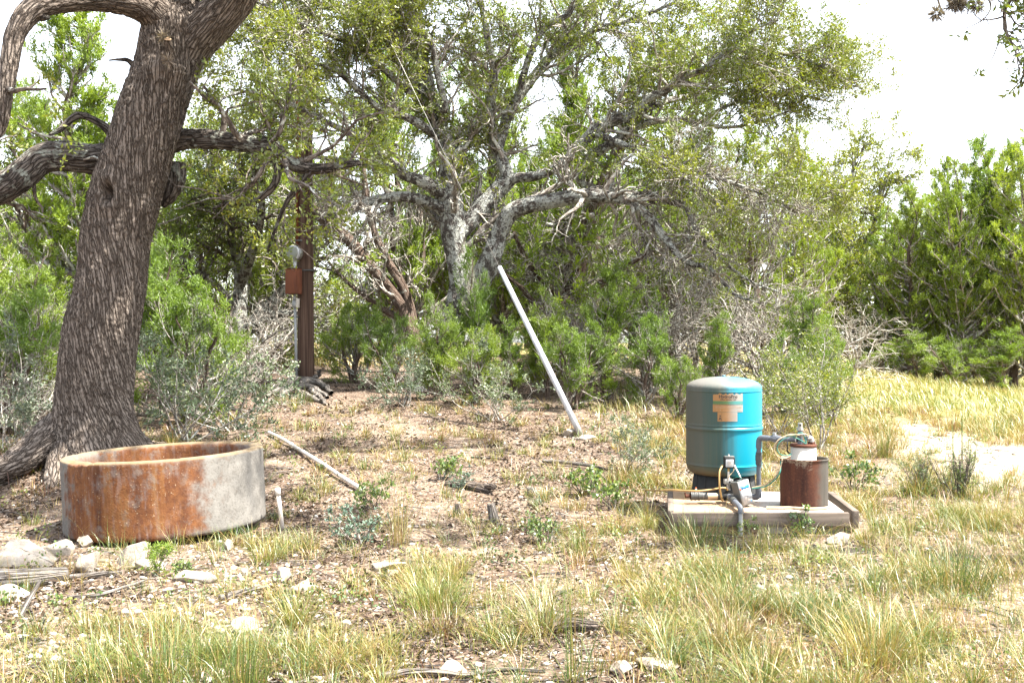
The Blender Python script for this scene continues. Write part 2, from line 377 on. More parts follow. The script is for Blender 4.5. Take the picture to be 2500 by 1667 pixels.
gp = np.where(front[:, None], np.stack(proj(np.where(front[:, None], GV, A(0, 5, 0))), 1), 0)
dry = np.where(front, track(gp[:, 0], gp[:, 1]), 0) * (0.35 + 0.9 * fbm(GV * A(3, 3, 0), 3, 3))
mead = sstep(11, 15, GV[:, 1]) * np.maximum(sstep(3.2, 6, GV[:, 0]), sstep(21, 25, GV[:, 1]) * 1.0) * (1 - np.clip(dry * 1.3, 0, 1))
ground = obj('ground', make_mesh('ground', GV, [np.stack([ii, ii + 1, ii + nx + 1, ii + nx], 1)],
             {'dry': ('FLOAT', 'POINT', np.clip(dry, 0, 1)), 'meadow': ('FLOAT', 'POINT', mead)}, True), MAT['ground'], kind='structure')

# ------------------------------------------------------------------ plant growing
UP = A(0, 0, 1)
def level(P, R, total, rng, tr=(0.2, 1.0), ln=0.5, ang=(35, 70), wander=0.25, up=0.0, upb=0.3, K=6, rr=0.6, rmin=0.003, taper=0.3, lfall=0.3, weights=None, flat=0.0):
    N, Kp = P.shape[:2]
    L = np.linalg.norm(np.diff(P, axis=1), axis=2).sum(1)
    w = L if weights is None else L * weights
    idx = rng.choice(N, total, p=w / w.sum()); t = rng.uniform(tr[0], tr[1], total)
    f = t * (Kp - 1); i = np.minimum(f.astype(int), Kp - 2); a = (f - i)[:, None]
    base = P[idx, i] * (1 - a) + P[idx, i + 1] * a; tan = norm(P[idx, i + 1] - P[idx, i])
    rad = R[idx, i] * (1 - a[:, 0]) + R[idx, i + 1] * a[:, 0]
    rv = rng.normal(size=(total, 3)); rv[:, 2] = rv[:, 2] * (1 - flat) + upb * 1.2
    perp = norm(rv - (rv * tan).sum(1, keepdims=True) * tan)
    an = np.radians(rng.uniform(ang[0], ang[1], total))[:, None]
    d = norm(tan * np.cos(an) + perp * np.sin(an))
    length = ln * rng.uniform(0.55, 1.35, total) * (1 - lfall * t)
    pts = [base]; p = base
    for k in range(K - 1):
        d = norm(d + wander * rng.normal(size=(total, 3)) + up * UP); p = p + d * (length / (K - 1))[:, None]; pts.append(p)
    r0 = np.maximum(np.minimum(rad * rr, rad), rmin)
    rs = r0[:, None] * np.linspace(1, taper, K)[None, :]
    return np.stack(pts, 1), np.maximum(rs, rmin * 0.45)
def leaf_quads(B, D, L, W, rng, wide=0.5):
    n = len(B); D = norm(D); side = norm(np.cross(D, rng.normal(size=(n, 3)))); L = np.broadcast_to(L, n)[:, None]; W = np.broadcast_to(W, n)[:, None]
    m = B + D * L * wide
    V = np.stack([B, m + side * W * 0.5, B + D * L, m - side * W * 0.5], 1).reshape(-1, 3)
    return V, np.arange(n * 4).reshape(-1, 4)
def foliage(P, n, L, W, rng, spread=0.9, jitter=0.02, updir=0.2, tr=(0.1, 1.0), clump=0.55, wide=0.5, shade=None, along=0.6):
    """n leaves on twigs P[N,K,3]; returns mesh data with a tint per leaf (neighbours share most of it)"""
    N, K = P.shape[:2]
    idx = rng.integers(0, N, n); f = rng.uniform(tr[0], tr[1], n) * (K - 1); i = np.minimum(f.astype(int), K - 2); a = (f - i)[:, None]
    b = P[idx, i] * (1 - a) + P[idx, i + 1] * a + jitter * rng.normal(size=(n, 3))
    d = norm(P[idx, i + 1] - P[idx, i]) * along + spread * rng.normal(size=(n, 3)) + updir * UP
    V, Q = leaf_quads(b, d, L * rng.uniform(0.65, 1.3, n), W * rng.uniform(0.7, 1.3, n), rng, wide)
    tint = clump * fbm(b * 1.7, 2, 4) * 1.3 + (1 - clump) * rng.uniform(0, 1, n) + rng.normal(0, 0.05, n)
    return V, Q, np.clip(tint, 0, 1)
def leaf_obj(name, V, Q, tint, mat, parent): return obj(name, make_mesh(name, V, [Q], {'rnd': ('FLOAT', 'FACE', tint)}), mat, parent, 'stuff')
def wood_obj(name, parts, mat, parent, smooth=True):
    mb = MB()
    for P, R, S in parts: V, Q, B = tubes(P, R, S); mb.add(V, Q, None, B)
    return obj(name, mb.mesh(name, smooth), mat, parent)
def limb_px(pts, depth, K=24):
    """limb from (px, py, half width px, [depth offset])"""
    out = []
    for p in pts:
        d = depth + (p[3] if len(p) > 3 else 0); w = at(p[0], p[1], d); out.append([*w, max(p[2], 1.0) * d / FPX])
    return smooth_line(out, K)
def rough_limb(name, line, S, mat, parent, amp=0.012, freq=(22, 6), seed=0, extra=None, lump=0.05, twist=0.6):
    """a thick limb whose bark plates and fissures are real relief"""
    K = len(line); P = line[None, :, :3]; R = line[None, :, 3]
    V, Q, B = tubes(P, R, S, ref=A(0, 1, 0) if abs(line[-1, 1] - line[0, 1]) < 0.7 * np.linalg.norm(line[-1, :3] - line[0, :3]) else None)
    c = np.repeat(line[:, :3], S, 0); rr = np.repeat(line[:, 3], S); nrm = (V - c) / rr[:, None]
    L = B[:, 2]; th = np.arctan2(B[:, 1], B[:, 0]) + twist * L
    q = np.stack([np.cos(th) * rr * freq[0], np.sin(th) * rr * freq[0], L * freq[1]], 1)
    q = q + 0.8 * np.stack([vnoise(q * 0.4, seed), vnoise(q * 0.4, seed + 1), vnoise(q * 0.3, seed + 2)], 1)
    F1, F2 = worley(q, seed); fq = q * A(0.9, 0.9, 0.38); fur = np.minimum(np.abs(2 * fbm(fq, 2, seed + 8) / 0.75 - 1), np.abs(2 * fbm(fq * A(1.7, 1.7, 1.5) + 5, 2, seed + 9) / 0.75 - 1) * 1.5)
    plate = sstep(0.0, 0.16, np.minimum(F2 - F1, fur * 1.1))
    dsp = amp * (plate - 0.7) + amp * 0.6 * (fbm(q * 1.7, 2, seed + 3) - 0.4)
    dsp = dsp + lump * rr * (fbm(np.stack([np.cos(th) * 1.1, np.sin(th) * 1.1, L * 1.6], 1), 3, seed + 5) - 0.44) * 2
    if extra is not None: dsp = dsp + extra(V, nrm)
    mb = MB(); mb.add(V + nrm * dsp[:, None], Q, None, np.stack([np.cos(th) * rr, np.sin(th) * rr, L], 1))
    n = len(V); mb.add(line[-1:, :3] + norm(line[-1:, :3] - line[-2:-1, :3]) * line[-1, 3] * 0.3, None, None)
    mb.T.append(np.array([(n, n - S + (j + 1) % S, n - S + j) for j in range(S)]))
    return obj(name, mb.mesh(name, True), mat, parent)

# ------------------------------------------------------------------ the big live oak at left
def build_left_oak():
    rng = np.random.default_rng(11); D = 9.9
    root = thing('live_oak', 'large leaning live oak with thick furrowed brown trunk behind the concrete trough', 'tree', at(238, 1075, D))
    inv = -A(*root.location)
    trunk = limb_px([(226, 1130, 128), (232, 1075, 110), (232, 1010, 98), (232, 959, 95), (238, 882, 93), (247, 806, 93), (265, 730, 90), (276, 653, 87), (283, 576, 87),
                     (300, 500, 89), (314, 447, 87), (345, 351, 83), (374, 255, 82), (405, 170, 79), (420, 110, 82), (428, 60, 80), (430, 0, 60), (428, -80, 50), (425, -180, 46)], D, 340); trunk[:, 3] *= 0.94
    hole = at(258, 469, D - 0.36); scar = at(320, 740, D - 0.36); burl = at(405, 168, D - 0.3)
    def extra(V, n):
        d = np.linalg.norm((V - hole) * A(1, 1, 0.6), axis=1); e = -0.14 * np.exp(-(d / 0.055) ** 4) + 0.03 * np.exp(-((d - 0.10) / 0.04) ** 2)
        d = np.linalg.norm(V - scar, axis=1); e = e + 0.035 * np.exp(-(d / 0.16) ** 2) * (fbm(V * 26, 2, 8))
        d = np.linalg.norm((V - burl) * A(1, 1, 1.6), axis=1); e = e + 0.07 * np.exp(-(d / 0.17) ** 2) + 0.05 * np.exp(-(d / 0.2) ** 2) * (fbm(V * 30, 2, 3) - .4)
        base = np.exp(-np.clip(V[:, 2] - root.location.z, 0, 9) / 0.16); ang = np.arctan2(V[:, 1] - root.location.y, V[:, 0] - root.location.x)
        return e + base * 0.10 * (0.5 + 0.5 * np.cos(ang * 5 + 0.8)) + base * 0.04 * (fbm(V * 9, 3, 6) - .3)
    T = rough_limb('trunk', trunk, 120, MAT['oak_bark'], root, 0.018, (25, 3.4), 3, extra, 0.05, 0.9)
    # roots running out over the ground
    for pts in ([(150, 1060, 60, 0), (95, 1095, 46, -0.35), (45, 1125, 36, -0.6), (-10, 1150, 26, -0.8), (-60, 1165, 18, -0.9)],
                [(180, 1080, 50, -0.1), (150, 1135, 36, -0.5), (132, 1180, 26, -0.75), (122, 1215, 14, -0.95)],
                [(300, 1070, 44, 0.05), (345, 1090, 28, 0.0), (390, 1105, 14, 0.05)]):
        rough_limb('root', limb_px(pts, D, 90), 48, MAT['oak_bark'], root, 0.016, (18, 4), 9)
    limbs = []
    def add(pts, d=D, S=44, K=120, mat='oak_limb_bark', rough=True, amp=0.012):
        l = limb_px(pts, d, K)
        if rough: rough_limb('limb', l, S, MAT[mat], root, amp, (19, 4), len(limbs) + 20, None, 0.07)
        limbs.append(smooth_line(l, 24))
        return l
    add([(300, 392, 46, 0.15), (223, 389, 37, 0.1), (160, 381, 37), (105, 388, 36, -0.1), (64, 419, 35, -0.2), (19, 450, 34, -0.3), (-60, 470, 32, -0.4), (-200, 440, 26, -0.5), (-360, 380, 16, -0.4)])
    add([(395, 345, 34, 0.25), (464, 340, 25, 0.25), (505, 340, 24, 0.2), (575, 347, 22, 0.1), (639, 355, 21), (668, 360, 19), (687, 381, 17), (719, 403, 16), (751, 412, 14), (799, 411, 12), (840, 402, 9), (880, 398, 6)], S=44)
    add([(684, 390, 12), (671, 447, 9, -0.05), (639, 482, 8), (607, 497, 7, 0.1), (560, 495, 5, 0.2), (520, 510, 3, 0.3)], S=24, K=70, amp=0.006)
    add([(757, 420, 9), (719, 466, 8), (697, 500, 6.5), (672, 560, 4.5, 0.1), (655, 610, 3, 0.2)], S=24, K=70, amp=0.006)
    # right fork, leaving the frame at the top
    add([(412, 185, 52, 0.06), (438, 140, 60, 0.03), (470, 100, 58), (515, 58, 53, -0.05), (566, 8, 47, -0.1), (620, -70, 42, -0.2), (720, -190, 36, -0.4), (860, -300, 32, -0.7), (1050, -390, 27, -1.0), (1280, -440, 20, -1.2), (1500, -470, 12, -1.3)], S=64, K=160, mat='oak_bark', amp=0.014)
    # left fork arching over and hanging down at the frame's left edge
    add([(420, 85, 60, 0.0), (400, 50, 54, -0.1), (345, 12, 40, -0.3), (250, -2, 30, -0.6), (150, 2, 30, -0.9), (82, 22, 28, -1.1), (40, 80, 24, -1.2), (22, 160, 21, -1.25), (10, 240, 20, -1.3), (2, 310, 13, -1.3), (-8, 345, 5, -1.3)], S=52, mat='oak_bark')
    add([(110, 5, 16, -1.0), (95, 40, 12, -1.05), (118, 44, 6, -1.1)], S=20, K=50, amp=0.006)
    add([(428, -120, 44), (400, -260, 36, 0.2), (330, -420, 28, 0.5), (220, -560, 20, 0.8)], S=30, K=60)
    add([(425, -150, 40), (520, -330, 32, 0.5), (640, -480, 24, 1.0), (800, -600, 14, 1.6)], S=30, K=60)
    add([(420, -150, 34), (380, -280, 28, -0.9), (360, -380, 22, -2.0), (420, -470, 14, -3.0)], S=30, K=60)
    add([(268, 320, 12, 0.45), (242, 300, 9, 0.4), (204, 283, 9, 0.35), (179, 288, 9, 0.3), (147, 316, 7, 0.25), (120, 330, 4, 0.2)], S=22, K=60, amp=0.006)
    add([(330, 165, 7), (312, 148, 6, -.05), (290, 146, 3.5, -.08), (266, 148, 2, -.1)], S=14, K=30, amp=0.003)
    add([(430, 400, 24, 0.32), (428, 440, 24, 0.3), (412, 480, 18, 0.3), (398, 505, 6, 0.3)], S=30, K=60)
    for w3 in ([(-1.6, 9.2, 5.6, .10), (-0.2, 8.3, 6.2, .075), (1.4, 7.4, 6.5, .05), (2.9, 6.8, 6.6, .025)], [(-0.9, 8.9, 5.9, .08), (0.6, 9.6, 6.5, .06), (2.2, 10.1, 6.8, .045), (3.4, 10.4, 6.9, .02)],
               [(-2.3, 9.5, 5.1, .09), (-1.5, 7.9, 5.8, .07), (-0.8, 6.4, 6.2, .05), (0.2, 5.2, 6.4, .025)], [(-2.0, 9.4, 5.3, .07), (-0.9, 10.4, 6.3, .05), (0.3, 11.3, 6.9, .03)]):
        l = smooth_line(w3, 60); rough_limb('limb', l, 20, MAT['oak_bark'], root, 0.01, (16, 4), 140, None, 0.07); limbs.append(smooth_line(l, 24))
    # broken stub with a pale face on the fork
    st = limb_px([(418, 135, 13, -0.28), (413, 112, 12, -0.36), (410, 96, 10, -0.42)], D, 14)
    s = wood_obj('broken_stub', [(st[None, :, :3], st[None, :, 3], 16)], MAT['oak_bark'], root)
    mb = MB(); e = st[-1]; d = norm(st[-1, :3] - st[-2, :3]); u = norm(np.cross(d, A(1, 0, 0))); w = np.cross(d, u)
    ring = [e[:3] + d * 0.003 + e[3] * (0.75 + 0.2 * math.sin(5 * k)) * (u * math.cos(k * .524) + w * math.sin(k * .524)) for k in range(12)]
    mb.add(ring + [e[:3] + d * 0.01], None, [(12, k, (k + 1) % 12) for k in range(12)])
    mb.build('broken_face', simple('broken_wood', (0.5, 0.33, 0.19), 0.8, 0, 0.3, 60), s)
    # smaller wood and leaves
    LP = np.stack([l[:, :3] for l in limbs]); LR = np.stack([l[:, 3] for l in limbs])
    wt = np.ones(len(limbs)); wt[[5, 6, 11, 12]] = 0.12; wt[0] = 0.8; wt[4] = 1.3; wt[13:] = 1.5
    P2, R2 = level(LP, LR, 150, rng, (0.25, 1), 1.1, (35, 75), 0.22, 0.04, 0.5, 9, 0.4, 0.008, weights=wt)
    P3, R3 = level(P2, R2, 950, rng, (0.15, 1), 0.55, (30, 70), 0.28, 0.03, 0.2, 7, 0.55, 0.004)
    P4, R4 = level(P3, R3, 5600, rng, (0.2, 1), 0.22, (30, 70), 0.3, 0.0, 0.1, 2, 0.6, 0.0022)
    # keep the trunk's face clear: drop twigs hanging between camera and trunk low down
    px, py = proj(P4[:, -1]); keep = ~((px > 180) & (px < 470) & (py > 120) & (P4[:, -1, 1] < D + 0.3)) & ~((px < 560) & (py > 460) & (P4[:, -1, 1] < D + 0.5))
    P4, R4 = P4[keep], R4[keep]
    px, py = proj(P3[:, -1]); k3 = ~((px > 160) & (px < 480) & (py > 100) & (P3[:, -1, 1] < D + 0.3))
    wood_obj('branches', [(P2, R2, 7), (P3[k3], R3[k3], 5), (P4, R4, 3)], MAT['dark_twig'], root)
    leaf_obj('crown', *foliage(P4, 66000, 0.052, 0.023, rng, 0.8, 0.02, 0.15), MAT['oak_leaf'], root)
    for ch in root.children: ch.location = inv
    moss_clumps(root, [at(*a) for a in ((672, 400, D), (668, 392, D), (760, 408, D), (790, 412, D), (815, 408, D), (745, 400, D), (410, 148, D - .42), (400, 90, D - .4))], rng, inv)
    return root
def moss_clumps(root, pts, rng, inv, rad=0.055, n=170):
    """ball moss: round tufts of wiry grey leaves"""
    for c in pts:
        d = norm(rng.normal(size=(n, 3)) + A(0, 0, -0.25)); b = c + d * 0.012
        V, Q = leaf_quads(b, d + 0.35 * rng.normal(size=(n, 3)), rad * rng.uniform(0.8, 1.9, n), 0.006, rng, 0.3)
        leaf_obj('ball_moss', V, Q, rng.uniform(0, 1, n), MAT['moss'], root).location = inv
LEFT_OAK = build_left_oak()

# ------------------------------------------------------------------ the lichen-covered live oak in the middle
def build_center_oak():
    rng = np.random.default_rng(5); D = 16.6
    b = at(1040, 935, D); b[2] = gz(b[0], b[1])
    root = thing('live_oak', 'spreading live oak with white lichen patches and a forked trunk behind the leaning guard pipe', 'tree', b); inv = -b
    limbs = []; W = []
    def add(pts, w=1.0, S=24, K=76, name='limb', amp=0.012, mat='lichen_bark'):
        l = limb_px(pts, D, K); rough_limb(name, l, S, MAT[mat], root, amp, (16, 5), len(limbs) + 50, None, 0.1)
        limbs.append(smooth_line(l, 24)); W.append(w)
    add([(1032, 965, 34), (1044, 915, 26), (1064, 856, 20), (1089, 806, 22), (1114, 744, 27), (1124, 682, 27), (1113, 607, 29), (1108, 566, 32), (1105, 516, 29), (1102, 474, 25), (1098, 425, 22),
         (1088, 360, 20), (1062, 280, 19), (1042, 200, 18), (1026, 120, 16), (1014, 20, 14), (1000, -90, 12), (1010, -220, 8)], 1.0, 40, 170, 'trunk', 0.016)
    add([(1100, 770, 24, 0.05), (1150, 708, 28, -0.1), (1180, 669, 29, -0.2), (1204, 615, 25, -0.3), (1216, 574, 22, -0.3), (1245, 522, 21, -0.4), (1284, 503, 20, -0.5), (1346, 491, 19, -0.7), (1429, 478, 18, -0.9),
         (1480, 480, 16, -1.0), (1535, 487, 14, -1.1), (1557, 503, 12, -1.2), (1589, 535, 10, -1.3), (1621, 580, 9, -1.4), (1653, 618, 8, -1.5), (1688, 644, 7, -1.6), (1726, 652, 6, -1.7), (1761, 685, 5, -1.8), (1796, 720, 4, -1.9), (1840, 735, 2, -2)], 0.9, 30, 180)
    add([(1520, 484, 11, -1.1), (1583, 477, 11, -1.1), (1630, 490, 10, -1.1), (1669, 502, 8, -1.1), (1685, 524, 7, -1.2), (1704, 567, 6, -1.3), (1742, 615, 5, -1.4), (1783, 653, 4.5, -1.5), (1840, 690, 3, -1.6), (1900, 712, 2, -1.7)], 1.2, 20)
    add([(1105, 530, 20), (1060, 500, 14, -0.1), (998, 481, 13, -0.3), (944, 483, 12, -0.4), (890, 496, 10, -0.5), (849, 512, 8, -0.6), (824, 524, 6, -0.6), (790, 520, 3, -0.6)], 0.5, 24)
    add([(1098, 492, 18), (1073, 470, 18, -0.1), (1044, 450, 17, -0.3), (1012, 436, 14, -0.4), (985, 430, 11, -0.4), (957, 412, 10, -0.4), (890, 400, 9, -0.5), (840, 394, 7, -0.6), (780, 385, 5, -0.7), (730, 390, 3, -.8)], 0.8, 24)
    add([(1118, 570, 22), (1143, 545, 22, 0.05), (1180, 503, 22, 0.1), (1214, 466, 21, 0.2), (1240, 440, 19, 0.2), (1236, 420, 16, 0.2), (1222, 383, 15, 0.3), (1204, 340, 14, 0.3), (1196, 270, 12, 0.2), (1206, 190, 10), (1190, 90, 8, -0.2), (1175, 0, 6, -0.3), (1180, -90, 4, -.3)], 1.6, 26)
    add([(1236, 440, 14, 0.2), (1272, 433, 13, 0.1), (1313, 429, 12), (1365, 405, 12, -0.1), (1410, 365, 13, -0.2), (1449, 322, 14, -0.3), (1491, 298, 14, -0.4), (1545, 283, 13, -0.5), (1575, 245, 11, -0.6), (1625, 222, 10, -0.7), (1664, 191, 9, -0.8), (1721, 168, 7, -0.9), (1759, 138, 6, -1.0), (1830, 80, 4, -1.1), (1900, 50, 2.5, -1.2)], 2.2, 24, 140)
    add([(1420, 380, 11, -0.2), (1453, 372, 13, -0.25), (1503, 344, 12, -0.3), (1545, 314, 11, -0.3), (1591, 298, 8, -0.3), (1644, 291, 7, -0.2), (1713, 298, 6, -0.1), (1770, 312, 4.5), (1850, 300, 3, 0.1), (1930, 270, 2, 0.1)], 1.8, 18)
    add([(1216, 360, 14, 0.3), (1250, 262, 13, 0.4), (1319, 168, 12, 0.5), (1346, 138, 11, 0.5), (1407, 92, 10, 0.5), (1453, 73, 8, 0.5), (1537, 50, 6, 0.5), (1640, 10, 4, 0.4), (1740, -40, 3, 0.3)], 2.0, 20)
    add([(1260, 250, 10, 0.4), (1300, 118, 9, 0.2), (1338, 61, 8, 0.1), (1392, 31, 7), (1410, -40, 5, -0.1), (1470, -130, 3, -0.2)], 1.2, 18)
    add([(1055, 270, 12), (1000, 190, 9, -0.4), (960, 130, 8, -0.8), (925, 40, 7, -1.1), (900, -60, 5, -1.3)], 1.8, 18)
    add([(1080, 340, 13), (1000, 290, 10, -0.6), (920, 260, 8, -1.1), (830, 180, 7, -1.6), (760, 150, 5, -1.9), (690, 130, 3, -2.2)], 2.0, 18)
    add([(1042, 215, 13), (1086, 270, 9, -0.5), (1068, 180, 8, -0.7), (1050, 100, 8, -0.9), (1010, 50, 8, -1.0), (1005, -40, 7, -1.0)], 1.6, 18)
    add([(1026, 110, 12), (900, 60, 9, -0.4), (810, 20, 8, -0.7), (700, 0, 6, -1.0), (600, 30, 4, -1.4), (520, 70, 2.5, -1.7)], 2.0, 18)
    add([(1014, 20, 11), (1100, -90, 9, -0.5), (1230, -160, 7, -0.9), (1400, -190, 5, -1.2), (1560, -160, 3, -1.4)], 1.6, 18)
    add([(1062, 280, 12), (960, 190, 9, -.8), (860, 110, 8, -1.4), (740, 60, 6, -1.9), (620, 0, 4, -2.4), (520, -40, 3, -2.7)], 2.0, 18)
    add([(1000, 432, 10, -.4), (900, 350, 8, -1.0), (800, 300, 7, -1.5), (700, 250, 5, -2.0), (600, 225, 4, -2.4), (520, 250, 2.5, -2.8)], 2.2, 18)
    add([(1664, 191, 8, -0.8), (1790, 150, 6, -.5), (1900, 130, 5, -.3), (2010, 165, 3.5, -.1), (2080, 215, 2, 0)], 2.2, 14)
    add([(1700, 300, 6, -0.1), (1800, 250, 5, .3), (1920, 230, 4, .6), (2030, 250, 2, .8)], 1.8, 14)
    add([(1449, 325, 9, -0.3), (1540, 360, 7, -0.8), (1640, 400, 6, -1.3), (1740, 430, 5, -1.7), (1850, 470, 3.5, -2.0), (1950, 520, 2.5, -2.2)], 2.0, 16)
    add([(1545, 285, 10, -0.5), (1620, 250, 8, -0.2), (1700, 230, 7, 0.2), (1790, 195, 6, 0.5), (1880, 190, 4, 0.8), (1990, 200, 2, 1.0)], 2.0, 16)
    LP = np.stack([l[:, :3] for l in limbs]); LR = np.stack([l[:, 3] for l in limbs]); W = np.array(W)
    P2, R2 = level(LP, LR, 420, rng, (0.3, 1), 1.25, (30, 75), 0.2, 0.03, 0.35, 9, 0.42, 0.010, weights=W)
    P3, R3 = level(P2, R2, 2700, rng, (0.15, 1), 0.62, (25, 70), 0.26, 0.0, 0.15, 7, 0.55, 0.006)
    P4, R4 = level(P3, R3, 12500, rng, (0.15, 1), 0.30, (25, 65), 0.3, 0.0, 0.1, 2, 0.65, 0.0036, 0.5)
    # bare grey dead twigs low on the right
    PD2, RD2 = level(LP[[1, 2, 19, 3]], LR[[1, 2, 19, 3]], 70, rng, (0.45, 1), 1.0, (30, 80), 0.24, -0.03, -0.3, 9, 0.45, 0.009)
    PD3, RD3 = level(PD2, RD2, 620, rng, (0.1, 1), 0.55, (25, 75), 0.3, -0.02, 0, 7, 0.6, 0.0055)
    PD4, RD4 = level(PD3, RD3, 2600, rng, (0.1, 1), 0.24, (25, 75), 0.3, 0, 0, 3, 0.7, 0.0036, 0.6)
    def clear_limb(P):                                                        # nothing hangs before the long horizontal limb
        x, y = proj(P[:, -1]); return ~((x > 1150) & (x < 1580) & (y > 420) & (y < 560) & (P[:, -1, 1] < D - 0.2))
    k2, k3, k4 = clear_limb(P2), clear_limb(P3), clear_limb(P4); P2, R2, P3, R3, P4, R4 = P2[k2], R2[k2], P3[k3], R3[k3], P4[k4], R4[k4]
    k3, k4 = clear_limb(PD3), clear_limb(PD4); PD3, RD3, PD4, RD4 = PD3[k3], RD3[k3], PD4[k4], RD4[k4]
    wood_obj('branches', [(P2, R2, 5), (P3, R3, 3), (P4, R4, 3)], MAT['twig'], root)
    wood_obj('dead_branches', [(PD2, RD2, 6), (PD3, RD3, 4), (PD4, RD4, 3)], MAT['twig'], root)
    # leaves: thick in the upper and outer crown, thin round the low forks
    px, py = proj(P4[:, 1]); keepw = rng.uniform(0, 1, len(P4)) < (0.12 + 0.9 * sstep(520, 380, py) + 0.55 * sstep(1600, 1850, px) + 0.0)
    open_sky = np.clip(gpx(px, py, 1385, 215, 45, 75) * 1.5 + gpx(px, py, 1660, 320, 80, 28) * 0.8 + gpx(px, py, 950, 175, 22, 26) + gpx(px, py, 1150, 290, 34, 22) + gpx(px, py, 800, 500, 60, 50) + gpx(px, py, 1240, 60, 20, 30), 0, 1)
    keepw &= rng.uniform(0, 1, len(P4)) > open_sky * 0.7
    keepw &= fbm(P4[:, 1] * 1.3, 2, 61) / 0.75 + rng.normal(0, 0.04, len(P4)) > 0.35
    PL = P4[keepw]
    leaf_obj('crown', *foliage(PL, 190000, 0.052, 0.023, rng, 0.8, 0.025, 0.25), MAT['oak_leaf_bright'], root)
    for ch in root.children: ch.location = inv
    pts = P2[rng.integers(0, len(P2), 70), rng.integers(1, 5, 70)]
    moss_clumps(root, list(pts), rng, inv, 0.07, 90)
    return root
CENTER_OAK = build_center_oak()

# ------------------------------------------------------------------ other oaks
def grown_oak(name, label, base, limbs_px, D, seed, nleaf, leaf='oak_leaf', l2=(90, 1.0), n3=550, n4=3200, lsz=(0.06, 0.026), group=None, lichen='lichen_bark', lean=None, crown=None):
    rng = np.random.default_rng(seed); root = thing(name, label, 'tree', base, group=group); inv = -np.asarray(base, float)
    lines = [smooth_line(limb_px(l, D, 60), 24) for l in limbs_px]
    for k, l in enumerate(lines): rough_limb('trunk' if k == 0 else 'limb', smooth_line(l, 70), 20, MAT[lichen], root, 0.012, (16, 5), seed + k, None, 0.1)
    LP = np.stack([l[:, :3] for l in lines]); LR = np.stack([l[:, 3] for l in lines])
    P2, R2 = level(LP, LR, l2[0], rng, (0.3, 1), l2[1], (30, 75), 0.22, 0.03, 0.4, 9, 0.42, 0.010)
    P3, R3 = level(P2, R2, n3, rng, (0.15, 1), l2[1] * 0.5, (25, 70), 0.28, 0.0, 0.15, 6, 0.55, 0.006)
    P4, R4 = level(P3, R3, n4, rng, (0.15, 1), l2[1] * 0.25, (25, 65), 0.3, 0.0, 0.1, 2, 0.65, 0.004, 0.5)
    wood_obj('branches', [(P2, R2, 5), (P3, R3, 4), (P4, R4, 3)], MAT['dark_twig'], root)
    leaf_obj('crown', *foliage(P4, nleaf, lsz[0], lsz[1], rng, 0.8, 0.03, 0.25), MAT[leaf], root)
    for ch in root.children: ch.location = inv
    return root
b = at(585, 812, 21.5); b[2] = gz(b[0], b[1])
grown_oak('live_oak', 'dark low-forking live oak with crooked limbs behind the brown utility pole', b,
          [[(578, 830, 26), (582, 790, 22), (586, 730, 18), (584, 650, 15), (560, 560, 12, -.5), (540, 470, 9, -1), (500, 380, 6, -1.4)],
           [(590, 815, 22), (612, 795, 18), (641, 762, 15), (680, 722, 13), (704, 695, 12), (760, 640, 10, .5), (790, 560, 8, .8), (800, 450, 5, 1)],
           [(630, 782, 13), (650, 776, 12), (673, 768, 10), (721, 765, 9), (770, 775, 6), (800, 800, 4)],
           [(655, 772, 6), (692, 802, 5), (708, 825, 4), (720, 850, 3)],
           [(584, 700, 14), (620, 600, 11, -.8), (640, 500, 9, -1.5), (620, 400, 7, -2), (650, 280, 5, -2.4), (700, 200, 3, -2.6)],
           [(580, 760, 12), (530, 700, 9, -.5), (480, 660, 7, -1), (430, 620, 4, -1.4)]], 21.5, 71, 36000, 'oak_leaf', (100, 1.5), 650, 3600, (0.075, 0.034))
b = at(2085, 950, 30); b[2] = gz(b[0], b[1])
grown_oak('live_oak', 'pale rounded live oak standing above the junipers at the edge of the meadow', b,
          [[(2100, 960, 16), (2096, 860, 13), (2088, 760, 12), (2080, 650, 10), (2070, 540, 8), (2080, 430, 5), (2090, 380, 3)],
           [(2086, 740, 9), (2040, 640, 7, -.5), (2000, 540, 5, -.8), (1990, 460, 3, -1)],
           [(2082, 660, 9), (2130, 560, 6, .5), (2150, 470, 5, .6), (2170, 420, 3, .8)],
           [(2076, 590, 7), (2030, 500, 5, .5), (2040, 410, 3, .5)],
           [(2094, 800, 9), (2160, 720, 7, -.8), (2220, 650, 4, -1.4)],
           [(2090, 790, 8), (2030, 740, 6, -1), (1960, 690, 4, -1.6)]], 30, 72, 36000, 'oak_leaf_bright', (110, 1.5), 650, 3600, (0.085, 0.04))
